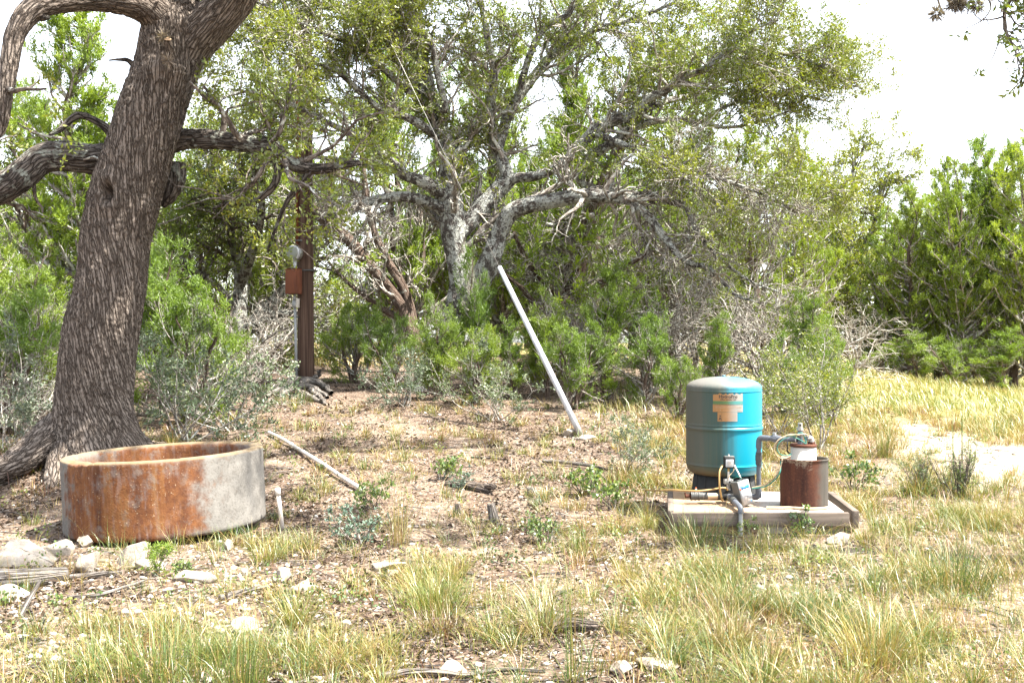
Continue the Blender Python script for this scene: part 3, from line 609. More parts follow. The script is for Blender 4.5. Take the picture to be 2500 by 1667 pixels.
# the oak outside the frame at right whose bough hangs into the top corner
def build_right_oak():
    rng = np.random.default_rng(8); D = 6.6; base = A(6.0, 5.6, gz(6.0, 5.6))
    root = thing('live_oak', 'oak bough with dark leaves and grey moss tufts hanging into the top right corner', 'tree', base); inv = -base
    tl = smooth_line([[6.0, 5.6, base[2] - 0.1, 0.26], [5.95, 5.65, 1.2, 0.22], [5.8, 5.8, 2.6, 0.19], [5.5, 6.0, 4.0, 0.15], [5.0, 6.2, 5.0, 0.10], [4.4, 6.4, 5.4, 0.07]], 60)
    rough_limb('trunk', tl, 30, MAT['oak_bark'], root, 0.012, (20, 6), 91)
    ls = [limb_px(p, D, 24) for p in ([(3100, -700, 26), (2800, -420, 16), (2640, -240, 11), (2540, -90, 7), (2480, -20, 5.5), (2446, 40, 4.5), (2454, 75, 3.8), (2470, 105, 3), (2484, 135, 2.2), (2492, 160, 1.5)],
                                      [(2640, -240, 9), (2520, -170, 6), (2400, -110, 5), (2330, -50, 4), (2292, -5, 3), (2296, 20, 2.4), (2306, 38, 1.8)],
                                      [(2520, -170, 6), (2460, -90, 4), (2412, -20, 2.6), (2420, 15, 2.2), (2410, 38, 1.6), (2396, 52, 1.4), (2376, 62, 1.2), (2358, 70, 1)],
                                      [(2400, -110, 4), (2375, -30, 2.6), (2366, 14, 2), (2362, 36, 1.4)],
                                      [(2640, -240, 8), (2580, -60, 6), (2530, 60, 4), (2500, 160, 3), (2510, 220, 2)])]
    for k, l in enumerate(ls): wood_obj('limb', [(l[None, :, :3], l[None, :, 3], 8)], MAT['dark_twig'], root)
    LP = np.stack([l[:, :3] for l in ls]); LR = np.stack([l[:, 3] for l in ls])
    P3, R3 = level(LP, LR, 120, rng, (0.35, 1), 0.30, (30, 80), 0.3, -0.02, 0, 6, 0.6, 0.003, weights=A(1.2, .5, .6, .4, 1.6))
    P4, R4 = level(P3, R3, 330, rng, (0.2, 1), 0.10, (30, 80), 0.3, 0, 0, 4, 0.7, 0.002)
    px, py = proj(P4[:, -1]); k = (px > 2440) | (py < -15) | (rng.uniform(0, 1, len(px)) < 0.25); P4, R4 = P4[k], R4[k]
    px, py = proj(P3[:, -1]); k = (px > 2430) | (py < 20) | (rng.uniform(0, 1, len(px)) < 0.3); P3, R3 = P3[k], R3[k]
    wood_obj('branches', [(P3, R3, 5), (P4, R4, 4)], MAT['dark_twig'], root)
    leaf_obj('crown', *foliage(P4, 1500, 0.058, 0.02, rng, 0.7, 0.006, 0.0, wide=0.55), MAT['oak_leaf'], root)
    for ch in root.children: ch.location = inv
    moss_clumps(root, [at(2336, 12, D), (at(2330, 4, D)), at(2344, 6, D), at(2286, 33, D), at(2386, 14, D)], rng, inv, 0.05, 220)
    return root
build_right_oak()

# ------------------------------------------------------------------ Ashe junipers
def juniper_proto(seed, H, Wd, nbr, nleaf, leaf, stems=1, low=0.12, lean=0.12, lsz=(0.085, 0.017), shape=0.7, dead=0.25, ntw=None, rtrunk=None, gap=0.45, gsc=2.2):
    """meshes of one juniper with its base at the origin: stems, ragged shreddy wood, upright sprays of scale leaves"""
    rng = np.random.default_rng(seed); tr = []
    for s in range(stems):
        a = rng.uniform(0, 2 * math.pi); l = lean * H * (0.4 + rng.uniform(0, 1)) * (1 if stems > 1 else 0.6); r = rtrunk or 0.018 * H + 0.012
        pts = [[0.06 * s * math.cos(a), 0.06 * s * math.sin(a), -0.08, r]]
        for k in range(1, 7):
            t = k / 6; pts.append([l * t * math.cos(a) + 0.03 * H * rng.normal() * t, l * t * math.sin(a) + 0.03 * H * rng.normal() * t, H * t * (0.97 if s == 0 else rng.uniform(0.75, 0.95)), r * (1 - 0.9 * t)])
        tr.append(smooth_line(pts, 26))
    TP = np.stack([t[:, :3] for t in tr]); TR = np.stack([t[:, 3] for t in tr])
    P2, R2 = level(TP, TR, nbr, rng, (low, 0.98), Wd * 0.5, (45, 80), 0.14, 0.10, 0.0, 8, 0.5, 0.004, lfall=0, flat=0.4)
    hh = np.clip(P2[:, 0, 2] / H, 0, 1); sc = np.where(hh < 0.25, 0.75 + hh, 1.0) * np.clip((1.02 - hh) / 0.65, 0.12, 1) ** shape
    P2 = P2[:, :1] + (P2 - P2[:, :1]) * sc[:, None, None]
    P3, R3 = level(P2, R2, nbr * 8, rng, (0.2, 1), 0.26 * Wd ** 0.5 * 0.75, (25, 60), 0.16, 0.12, 0.5, 6, 0.55, 0.003)
    ntw = ntw or nbr * 36
    P4, R4 = level(P3, R3, ntw, rng, (0.15, 1), 0.15 * Wd ** 0.4, (20, 55), 0.2, 0.14, 0.4, 4, 0.6, 0.002)
    live = np.linalg.norm(P4[:, -1, :2], axis=1) > dead * 0.5 * Wd * np.clip((1.02 - P4[:, -1, 2] / H) / 0.7, 0, 1) * rng.uniform(0, 1.3, len(P4))
    live &= fbm(P4[:, 1] * gsc + seed, 2, seed) / 0.75 + rng.normal(0, 0.05, len(P4)) > gap
    out = {'trunk': [], 'branches': None}
    mb = MB()
    for P, R, S in ((TP, TR, 12),): V, Q, B = tubes(P, R, S); mb.add(V, Q, None, B)
    out['trunk'] = mb.mesh('juniper_trunk', True); out['trunk'].materials.append(MAT['cedar_bark'])
    mb = MB()
    for P, R, S in ((P2, R2, 5), (P3, R3, 3), (P4[~live][::3], R4[~live][::3], 3)): V, Q, B = tubes(P, R, S); mb.add(V, Q, None, B)
    out['branches'] = mb.mesh('juniper_branches', True); out['branches'].materials.append(MAT['twig'])
    PL = P4[live]; V, Q, ti = foliage(PL, nleaf, lsz[0], lsz[1], rng, 0.75, 0.014, 0.30, (0.0, 1.0), 0.6, 0.4, along=0.8)
    # sprays on the outside are younger and lighter
    c = V.reshape(-1, 4, 3)[:, 0]; out['crown'] = make_mesh('juniper_crown', V, [Q], {'rnd': ('FLOAT', 'FACE', ti)}); out['crown'].materials.append(MAT[leaf])
    return out
def place_juniper(proto, label, base, scale, rotz, group=None, cat='tree', name='juniper_tree', lean=(0, 0)):
    r = thing(name, label, cat, base, (lean[0], lean[1], rotz), group)
    r.scale = (scale if np.isscalar(scale) else scale[0],) * 2 + ((scale if np.isscalar(scale) else scale[1]),)
    obj('trunk', proto['trunk'], None, r); obj('branches', proto['branches'], None, r, 'stuff'); obj('crown', proto['crown'], None, r, 'stuff')
    return r
JT = [juniper_proto(101, 6.5, 3.4, 110, 62000, 'juniper_leaf', 2, 0.03, 0.10, (0.066, 0.0185), 0.75, 0.3, gap=0.40),
      juniper_proto(102, 6.0, 4.0, 120, 66000, 'juniper_leaf', 3, 0.02, 0.16, (0.066, 0.0185), 0.6, 0.35, gap=0.41),
      juniper_proto(103, 7.0, 2.6, 110, 58000, 'juniper_leaf', 1, 0.04, 0.08, (0.066, 0.0185), 0.85, 0.3, gap=0.40)]
JY = [juniper_proto(111, 1.7, 1.0, 44, 13000, 'young_juniper_leaf', 1, 0.06, 0.08, (0.055, 0.0095), 1.0, 0.2, gap=0.44, gsc=5),
      juniper_proto(112, 1.5, 1.3, 46, 15000, 'young_juniper_leaf', 4, 0.05, 0.38, (0.055, 0.0095), 0.9, 0.2, gap=0.47, gsc=5),
      juniper_proto(113, 2.2, 1.05, 50, 17000, 'young_juniper_leaf', 2, 0.06, 0.12, (0.055, 0.0095), 1.05, 0.2, gap=0.45, gsc=5)]
def at_depth(px, d):
    x = (px - CX) / FPX * d; return A(x, d, gz(x, d))
def top_height(px, py, d): return EYE - (py - HY) / FPX * d - gz((px - CX) / FPX * d, d)
NOM = {id(JT[0]): 6.5, id(JT[1]): 6.0, id(JT[2]): 7.0, id(JY[0]): 1.7, id(JY[1]): 1.5, id(JY[2]): 2.2}
def jun(proto, px, d, top, label, rot, group=None, name='juniper_tree', cat='tree', wide=1.0, lean=(0, 0)):
    s = top_height(px, top, d) / NOM[id(proto)]
    return place_juniper(proto, label, at_depth(px, d), (s * wide, s), rot, group, cat, name, lean)
# right-hand stand beyond the meadow
R_ = 'junipers beyond the meadow'
jun(JT[0], 2150, 27.5, 505, 'bushy juniper at the left end of the row beyond the meadow', 0.3, R_, wide=0.85)
jun(JT[2], 2222, 26.8, 440, 'pointed juniper second from left in the row beyond the meadow', 1.7, R_, wide=1.0)
jun(JT[2], 2290, 27.6, 372, 'slim spire-topped juniper third from left in the row beyond the meadow', 2.9, R_, wide=0.9)
jun(JT[0], 2352, 26.2, 392, 'juniper in the middle of the row beyond the meadow', 4.0, R_, wide=0.85)
jun(JT[2], 2418, 27.0, 318, 'tallest juniper with a spire top in the row beyond the meadow', 0.9, R_, wide=0.95)
jun(JT[2], 2475, 26.0, 322, 'tall juniper just inside the right edge of the picture', 5.0, R_, wide=0.9)
jun(JT[0], 2545, 25.2, 300, 'juniper cut by the right edge of the picture', 3.9, R_, wide=0.9)
jun(JT[1], 2030, 28.5, 540, 'low dull juniper between the oak crown and the meadow row', 3.3, R_, wide=0.75)
jun(JT[0], 2110, 32.0, 520, 'juniper standing deepest behind the left end of the meadow row', 2.2, R_, wide=1.1)
# behind the middle oak
jun(JT[2], 1455, 20.5, -60, 'tall thin juniper whose dark stem shows against the sky above the middle oak', 0.4, None, wide=0.75, lean=(0, -0.02))
jun(JT[0], 1640, 21.5, 150, 'tall juniper behind the right boughs of the lichen oak', 1.4, None, wide=1.1)
jun(JT[1], 1870, 20.0, 330, 'dark juniper behind the drooping right end of the lichen oak', 2.5, None, wide=0.9)
jun(JT[0], 1960, 23.0, 300, 'juniper with a ragged top at the right edge of the oak crown', 4.4, None, wide=0.7)
jun(JT[1], 1330, 23.0, 300, 'shaded juniper filling the gap behind the guard pipe', 5.3, None, wide=1.0)
jun(JT[0], 1120, 25.0, 330, 'shaded juniper behind the trunk of the lichen oak', 3.0, None, wide=1.1)
jun(JT[1], 1540, 26.0, 420, 'juniper deep behind the blue tank thicket', 0.2, None, wide=1.1)
jun(JT[1], 1760, 25.0, 480, 'juniper deep behind the right part of the thicket', 2.0, None, wide=1.2)
# left side
jun(JT[2], 205, 15.5, -90, 'tall juniper with a straight thin stem behind the leaning oak trunk', 1.9, None, wide=0.95)
jun(JT[1], 60, 17.0, 200, 'bushy juniper at the left edge behind the low oak limb', 0.8, None, wide=0.9)
jun(JT[0], 330, 20.0, 250, 'juniper behind the leaning oak trunk on its right side', 3.6, None, wide=1.0)
jun(JT[1], 470, 25.0, 330, 'juniper deep behind the dark crooked oak', 4.9, None, wide=1.1)
jun(JT[0], -60, 14.0, 330, 'juniper cut by the left edge of the picture', 2.7, None, wide=0.9)
jun(JT[1], 640, 34.0, 520, 'far juniper seen low beyond the utility pole', 0.5, None, wide=1.3)
jun(JT[0], 930, 36.0, 540, 'far juniper beyond the dry grass patch', 1.1, None, wide=1.5)
jun(JT[1], 985, 22.5, 20, 'tall juniper filling the sky left of the lichen oak top', 1.2, None, wide=0.75)
jun(JT[0], 1235, 23.5, 10, 'tall juniper filling the sky between the upper forks of the lichen oak', 2.6, None, wide=0.8)
jun(JT[0], 640, 24.0, 90, 'tall juniper behind the upper part of the utility pole', 0.1, None, wide=0.8)
# crowded woodland further back
FAR = ['far juniper at the left edge behind the nearer junipers', 'far juniper seen below the thick left oak limb', 'far juniper hidden behind the leaning oak trunk', 'far juniper showing just right of the leaning oak trunk', 'far juniper left of the dark crooked oak', 'low distant juniper directly behind the utility pole',
       'low distant juniper between the pole and the leaning brown stems', 'far juniper behind the leaning brown juniper stems', 'far juniper behind the left forks of the lichen oak', 'far juniper behind the right fork of the lichen oak', 'far juniper behind the upper end of the guard pipe', 'far juniper behind the slanting shreddy trunk',
       'far juniper behind the tallest young juniper', 'far juniper behind the bare brush left of the tank', 'far juniper in the wood above the blue tank', 'far juniper behind the drooping right boughs of the oak', 'far juniper behind the large young juniper at the meadow edge', 'far juniper at the right end of the thicket',
       'far juniper behind the left half of the meadow row', 'far juniper behind the middle of the meadow row', 'far juniper behind the right end of the meadow row']
for k, (p, px, d, top, wide) in enumerate([(1, -40, 24, 420, 1.0), (0, 120, 27, 380, 1.1), (1, 260, 29, 430, 1.2), (0, 400, 31, 420, 1.2), (1, 530, 28, 470, 1.0), (0, 720, 40, 610, 1.5), (1, 830, 44, 640, 1.6), (0, 1010, 29, 420, 1.1), (1, 1090, 33, 400, 1.2), (0, 1210, 30, 380, 1.2),
                                           (1, 1290, 35, 430, 1.3), (0, 1420, 31, 380, 1.2), (1, 1500, 28, 450, 1.1), (0, 1620, 31, 430, 1.2), (1, 1700, 33, 480, 1.2), (0, 1800, 29, 520, 1.1), (1, 1900, 31, 540, 1.2), (0, 1985, 30, 560, 1.1), (1, 2200, 36, 520, 1.3), (1, 2330, 35, 480, 1.3), (1, 2470, 34, 450, 1.3)]):
    jun(JT[p], px, d, top, FAR[k], 0.7 * k + 0.3, 'far woodland junipers', wide=wide)
# leaning cedar left of the lichen oak, bare brown stems
def build_leaning_cedar():
    rng = np.random.default_rng(44); D = 19.5; base = at(1004, 805, D); base[2] = gz(base[0], base[1])
    root = thing('juniper_tree', 'old juniper with bare brown stems leaning left between pole and lichen oak', 'tree', base); inv = -base
    ls = [limb_px(p, D, 40) for p in ([(1010, 850, 22), (994, 773, 18), (965, 723, 16), (932, 682, 15), (890, 632, 15), (849, 582, 14), (787, 528, 12), (730, 470, 9), (690, 400, 6)],
                                      [(1012, 840, 16), (998, 744, 13), (981, 694, 12), (952, 649, 11), (923, 590, 10), (903, 528, 9), (890, 440, 7), (880, 340, 5)],
                                      [(1000, 800, 10), (960, 770, 8), (905, 735, 6), (850, 690, 5), (800, 640, 3)],
                                      [(849, 582, 8), (800, 560, 6), (762, 520, 4), (720, 510, 2.5)])]
    for k, l in enumerate(ls): rough_limb('trunk' if k == 0 else 'stem', l, 16, MAT['cedar_bark'], root, 0.012, (16, 2), 60 + k, None, 0.12)
    LP = np.stack([smooth_line(l, 24)[:, :3] for l in ls]); LR = np.stack([smooth_line(l, 24)[:, 3] for l in ls])
    P2, R2 = level(LP, LR, 46, rng, (0.2, 1), 1.1, (40, 85), 0.22, 0.02, 0.1, 8, 0.4, 0.009)
    P3, R3 = level(P2, R2, 320, rng, (0.15, 1), 0.6, (30, 75), 0.28, 0.0, 0, 6, 0.55, 0.005)
    P4, R4 = level(P3, R3, 1300, rng, (0.15, 1), 0.26, (30, 70), 0.3, 0, 0, 4, 0.6, 0.0035, 0.6)
    wood_obj('branches', [(P2, R2, 5), (P3, R3, 4), (P4, R4, 3)], MAT['twig'], root)
    px, py = proj(P4[:, 1]); PL = P4[(py < 470) | (rng.uniform(0, 1, len(px)) < 0.12)]
    leaf_obj('crown', *foliage(PL, 7000, 0.11, 0.024, rng, 0.5, 0.02, 0.5, along=0.9), MAT['juniper_leaf'], root)
    for ch in root.children: ch.location = inv
build_leaning_cedar()
# shreddy juniper trunk slanting up behind the right limb of the oak
def build_slanting_cedar():
    rng = np.random.default_rng(45); D = 18.6; base = at(1385, 860, D); base[2] = gz(base[0], base[1])
    root = thing('juniper_tree', 'juniper with a grey-brown shreddy trunk slanting up behind the long horizontal oak limb', 'tree', base); inv = -base
    ls = [limb_px(p, D, 40) for p in ([(1375, 900, 24), (1395, 760, 22), (1410, 650, 21), (1423, 573, 21), (1455, 503, 20), (1480, 439, 18), (1503, 382, 16), (1545, 300, 13), (1600, 230, 10), (1650, 150, 6), (1690, 60, 4)],
                                      [(1380, 880, 14), (1378, 760, 12), (1384, 660, 11), (1392, 560, 9), (1380, 460, 7)],
                                      [(1400, 740, 12), (1470, 690, 10, -.5), (1540, 640, 8, -.9), (1620, 610, 6, -1.2), (1720, 600, 4, -1.5)],
                                      [(1395, 770, 11), (1340, 700, 9, -.4), (1290, 640, 7, -.8), (1250, 560, 4, -1)],
                                      [(1400, 720, 10), (1330, 760, 8, -.5), (1270, 700, 6, -1), (1220, 660, 4, -1.4)])]
    for k, l in enumerate(ls): rough_limb('trunk' if k == 0 else 'stem', l, 16, MAT['cedar_bark'], root, 0.012, (16, 2), 80 + k, None, 0.12)
    LP = np.stack([smooth_line(l, 24)[:, :3] for l in ls]); LR = np.stack([smooth_line(l, 24)[:, 3] for l in ls])
    P2, R2 = level(LP, LR, 90, rng, (0.15, 1), 1.2, (40, 85), 0.2, 0.02, 0.1, 8, 0.4, 0.010)
    P3, R3 = level(P2, R2, 600, rng, (0.15, 1), 0.6, (30, 75), 0.26, 0.0, 0, 6, 0.55, 0.005)
    P4, R4 = level(P3, R3, 2200, rng, (0.15, 1), 0.26, (25, 60), 0.25, 0.05, 0, 3, 0.6, 0.0035, 0.6)
    wood_obj('branches', [(P2, R2, 5), (P3, R3, 4), (P4, R4, 3)], MAT['twig'], root)
    px, py = proj(P4[:, 1]); PL = P4[(py < 420) | (rng.uniform(0, 1, len(px)) < 0.25)]
    leaf_obj('crown', *foliage(PL, 17000, 0.11, 0.024, rng, 0.5, 0.02, 0.5, along=0.9), MAT['juniper_leaf'], root)
    for ch in root.children: ch.location = inv
build_slanting_cedar()
# young junipers in front of the oak
Y_ = 'young junipers in the thicket'
for k, (p, px, d, top, wide, lab) in enumerate([
    (1, 2150, 25.2, 838, 1.5, 'low juniper bush at the left foot of the meadow row'),
    (2, 2245, 24.6, 800, 1.5, 'knee-high bushy juniper at the foot of the meadow row, second from left'),
    (1, 2340, 24.3, 825, 1.6, 'low juniper bush at the foot of the meadow row, third from left'),
    (2, 2440, 23.9, 790, 1.6, 'bushy juniper at the right foot of the meadow row'),
    (2, 2180, 31.0, 700, 1.9, 'juniper filling the gap behind the left part of the meadow row'),
    (2, 2380, 31.5, 690, 1.9, 'juniper filling the gap behind the right part of the meadow row'),
    (1, 860, 17.5, 742, 1.05, 'fresh green young juniper just right of the utility pole'),
    (1, 960, 16.4, 770, 0.9, 'young juniper spreading over the foot of the lichen oak on its left'),
    (0, 1065, 15.2, 705, 0.9, 'young juniper standing before the lichen oak trunk'),
    (0, 1150, 15.9, 590, 0.55, 'slim young juniper reaching up into the fork of the lichen oak'),
    (1, 1160, 14.6, 800, 1.0, 'low bushy juniper left of the leaning guard pipe'),
    (2, 1255, 15.4, 760, 0.9, 'young juniper directly behind the leaning guard pipe'),
    (0, 1335, 15.6, 690, 0.9, 'young juniper just right of the leaning guard pipe'),
    (2, 1478, 15.2, 612, 0.95, 'tallest bright green young juniper in the middle of the thicket'),
    (1, 1400, 14.2, 790, 0.95, 'low young juniper beside the foot of the guard pipe'),
    (1, 1570, 14.4, 770, 0.9, 'low young juniper left of the blue tank'),
    (0, 1590, 16.4, 690, 0.8, 'young juniper half hidden left of the blue tank thicket'),
    (2, 1755, 14.0, 748, 0.9, 'young juniper rising right above the blue tank'),
    (1, 1660, 13.2, 872, 0.9, 'low young juniper behind the left shoulder of the blue tank'),
    (0, 1905, 13.6, 800, 0.95, 'young juniper right of the blue tank'),
    (2, 1990, 13.8, 690, 0.95, 'large young juniper at the edge of the meadow'),
    (1, 2030, 13.0, 830, 0.6, 'small juniper at the right end of the thicket'),
    (2, 400, 13.6, 560, 1.0, 'light green juniper right of the leaning oak trunk'),
    (1, 470, 13.0, 690, 0.9, 'low light green juniper left of the utility pole'),
    (1, 530, 15.0, 780, 0.7, 'small juniper left of the utility pole foot'),
    (2, 90, 13.0, 610, 1.1, 'green juniper left of the leaning oak trunk'),
    (1, 0, 12.2, 700, 1.0, 'juniper bush at the left edge below the oak limb'),
    (1, 150, 14.5, 760, 1.0, 'juniper bush just left of the oak trunk foot')]):
    jun(JY[p], px, d, top, lab, 1.3 * k, Y_, 'young_juniper', 'shrub', wide)

# ------------------------------------------------------------------ bare grey brush
def brush_proto(seed, H, n1, n2, n3):
    rng = np.random.default_rng(seed); base = np.zeros((1, 8, 3)); base[0, :, 2] = np.linspace(-0.05, 0.25 * H, 8); R0 = np.full((1, 8), 0.03)
    P1, R1 = level(base, R0, n1, rng, (0, 1), H, (20, 80), 0.16, 0.02, 0, 10, 0.75, 0.012); P2, R2 = level(P1, R1, n2, rng, (0.2, 1), 0.5 * H, (25, 80), 0.22, 0, 0, 8, 0.6, 0.007); P3, R3 = level(P2, R2, n3, rng, (0.1, 1), 0.22 * H, (25, 75), 0.28, 0, 0, 5, 0.6, 0.0045)
    mb = MB()
    for P, R, S in ((P1, R1, 6), (P2, R2, 4), (P3, R3, 3)): V, Q, B = tubes(P, R, S); mb.add(V, Q, None, B)
    m = mb.mesh('brush', True); m.materials.append(MAT['twig']); return m
BR = [brush_proto(401, 1.7, 12, 90, 520), brush_proto(402, 1.4, 14, 90, 520)]
for k, (px, d, s_, lab) in enumerate([(1590, 16.2, 1.0, 'tangle of bare grey branches left of the blue tank thicket'), (1700, 16.8, 1.25, 'tangle of bare grey branches behind the young juniper above the tank'), (1860, 15.6, 1.15, 'tangle of bare grey branches under the drooping oak boughs'),
                                      (640, 19.0, 1.2, 'bare grey brush behind the utility pole on its left'), (850, 23.0, 1.2, 'pale bare brush behind the utility pole on its right'), (2090, 24.5, 1.1, 'bare grey brush at the left end of the meadow row'),
                                      (1420, 17.2, 1.0, 'bare dark brush between the slanting juniper and the guard pipe'), (60, 12.0, 0.7, 'bare twigs beside the oak roots at the left edge'), (560, 14.2, 0.7, 'bare twigs left of the utility pole foot')]):
    o = obj('dead_brush', BR[k % 2]); o.location = at_depth(px, d); o.rotation_euler = (0, 0, 1.7 * k); o.scale = (s_ * 1.1, s_ * 1.1, s_); tag(o, lab, 'brush', 'bare brush in the thicket')

# ------------------------------------------------------------------ low shrubs and weeds
def shrub_proto(seed, H, Wd, stems, n2, n3, nleaf, lsz, leaf, wood='dark_twig', ang=(10, 55), wander=0.16, up=0.05, bare=0.25, lw=0.5):
    rng = np.random.default_rng(seed); S = []
    for s in range(stems):
        a = rng.uniform(0, 2 * math.pi); e = math.radians(rng.uniform(*ang)); d = A(math.sin(e) * math.cos(a), math.sin(e) * math.sin(a), math.cos(e)); p = A(0.05 * rng.normal() * Wd, 0.05 * rng.normal() * Wd, -0.04); pts = []
        L = H * rng.uniform(0.7, 1.1) / max(math.cos(e), 0.55)
        for k in range(8): pts.append([*p, (0.004 + 0.006 * H) * (1 - 0.75 * k / 7)]); d = norm(d + wander * rng.normal(size=3) + up * UP); p = p + d * L / 7
        S.append(smooth_line(pts, 14))
    P1 = np.stack([s[:, :3] for s in S]); R1 = np.stack([s[:, 3] for s in S])
    P2, R2 = level(P1, R1, n2, rng, (bare, 1), 0.38 * H, (25, 65), 0.2, 0.03, 0.2, 6, 0.6, 0.0022)
    P3, R3 = level(P2, R2, n3, rng, (0.15, 1), 0.16 * H, (25, 65), 0.2, 0.03, 0.2, 4, 0.7, 0.0016)
    mb = MB()
    for P, R, s in ((P1, R1, 6), (P2, R2, 4), (P3, R3, 3)): V, Q, B = tubes(P, R, s); mb.add(V, Q, None, B)
    w = mb.mesh('shrub_stems', True); w.materials.append(MAT[wood])
    V, Q, ti = foliage(P3, nleaf, lsz[0], lsz[1], rng, 0.8, 0.006, 0.2, clump=0.4, wide=lw)
    l = make_mesh('shrub_leaves', V, [Q], {'rnd': ('FLOAT', 'FACE', ti)}); l.materials.append(MAT[leaf])
    return w, l
def place_shrub(name, proto, label, base, s, rot, group=None, cat='shrub'):
    r = thing(name, label, cat, base, (0, 0, rot), group); r.scale = (s, s, s) if np.isscalar(s) else s
    obj('stems', proto[0], None, r); obj('foliage', proto[1], None, r, 'stuff'); return r
AG = [shrub_proto(201, 0.9, 1.0, 9, 70, 420, 3200, (0.036, 0.017), 'agarita_leaf', 'twig', (15, 60)), shrub_proto(202, 0.8, 1.1, 10, 80, 480, 3600, (0.034, 0.017), 'agarita_leaf', 'twig', (20, 65))]
WD = [shrub_proto(211, 0.30, 0.3, 7, 26, 70, 330, (0.034, 0.022), 'weed_leaf', 'dark_twig', (5, 45)), shrub_proto(212, 0.24, 0.35, 9, 30, 80, 380, (0.030, 0.021), 'weed_leaf', 'dark_twig', (10, 55))]
BL = shrub_proto(213, 0.26, 0.4, 10, 40, 130, 620, (0.030, 0.015), 'blue_leaf', 'dark_twig', (20, 65))
OS = shrub_proto(214, 1.5, 1.1, 8, 90, 640, 5200, (0.04, 0.018), 'oak_leaf', 'twig', (5, 32), 0.13, 0.05, 0.3)
place_shrub('agarita_shrub', AG[0], 'thin grey-green shrub with straggling stems between oak trunk and trough rim', at_depth(455, 11.2), 1.25, 0.4)
place_shrub('agarita_shrub', AG[1], 'grey-green spiny shrub left of the utility pole foot', at_depth(575, 12.4), 1.2, 1.9)
place_shrub('agarita_shrub', AG[1], 'pale grey-green shrub in the litter before the young junipers', at_depth(1205, 13.4), 0.95, 3.0)
place_shrub('agarita_shrub', AG[0], 'grey-green shrub at the foot of the lichen oak', at_depth(985, 14.4), 0.85, 4.4)
place_shrub('agarita_shrub', AG[0], 'low dusky shrub in the grass right of the guard pipe foot', at_depth(1540, 9.9), (0.62, 0.62, 0.58), 5.2)
place_shrub('agarita_shrub', AG[1], 'pale shrub at the left edge beside the oak roots', at_depth(40, 11.0), 1.1, 0.9)
place_shrub('oak_shrub', OS, 'leafy shrub with bare white stems right behind the blue tank', at_depth(2000, 11.3), (0.85, 0.85, 0.72), 0.6)
place_shrub('oak_shrub', OS, 'leafy shrub low in the grass behind the well casing', at_depth(1900, 12.4), (0.7, 0.7, 0.55), 2.6)
place_shrub('leafy_weed', BL, 'blue-green leafy shrublet beside the end of the white pipe', on_ground(880, 1330), 0.95, 0.0, cat='plant')
place_shrub('leafy_weed', WD[0], 'bright leafy weed at the open end of the white pipe', on_ground(915, 1240), 1.0, 0.7, cat='plant')
place_shrub('leafy_weed', WD[1], 'leafy weed behind the hollow log', on_ground(1075, 1170), 1.05, 2.2, cat='plant')
place_shrub('leafy_weed', BL, 'bluish weed left of the hollow log', on_ground(1120, 1195), 0.6, 3.2, cat='plant')
place_shrub('leafy_weed', WD[1], 'dark leafy weed patch in the litter left of the platform', on_ground(1420, 1205), 1.2, 1.2, cat='plant')
place_shrub('leafy_weed', WD[0], 'upright leafy weed nearest the left corner of the platform', on_ground(1495, 1245), 1.1, 4.2, cat='plant')
place_shrub('leafy_weed', WD[1], 'small leafy weed in the gravel below the log stub', on_ground(1340, 1325), 0.9, 5.0, cat='plant')
place_shrub('leafy_weed', WD[0], 'leafy weed growing against the front board of the platform', on_ground(1830, 1305), 0.55, 0.3, cat='plant')
place_shrub('leafy_weed', WD[0], 'thin leafy weed climbing before the rusty casing', on_ground(1935, 1303), 0.75, 2.0, cat='plant')
place_shrub('leafy_weed', WD[0], 'dark stemmed weed in the dry grass right of the rusty casing', on_ground(2080, 1195), 1.2, 3.0, cat='plant')
place_shrub('leafy_weed', WD[1], 'leafy weed beside the flat white rock', on_ground(448, 1405), 0.5, 1.0, cat='plant')
JS = shrub_proto(215, 0.24, 0.2, 3, 24, 120, 900, (0.030, 0.006), 'young_juniper_leaf', 'dark_twig', (3, 18), 0.08, 0.1, 0.1)
place_shrub('juniper_seedling', JS, 'bright green juniper seedling before the trough', on_ground(383, 1405), 0.95, 0.3, cat='plant')
BW = shrub_proto(216, 0.42, 0.5, 26, 120, 260, 1500, (0.030, 0.005), 'weed_leaf', 'dark_twig', (4, 38), 0.08, 0.06, 0.2)
place_shrub('broomweed', BW, 'wiry green broom-like weed clump beside the bare track', on_ground(2345, 1215), (1.05, 1.05, 1.1), 0.2, cat='plant')
place_shrub('broomweed', BW, 'feathery pale green weed left of the wiry clump by the track', on_ground(2250, 1200), (0.8, 0.8, 0.75), 1.5, cat='plant')

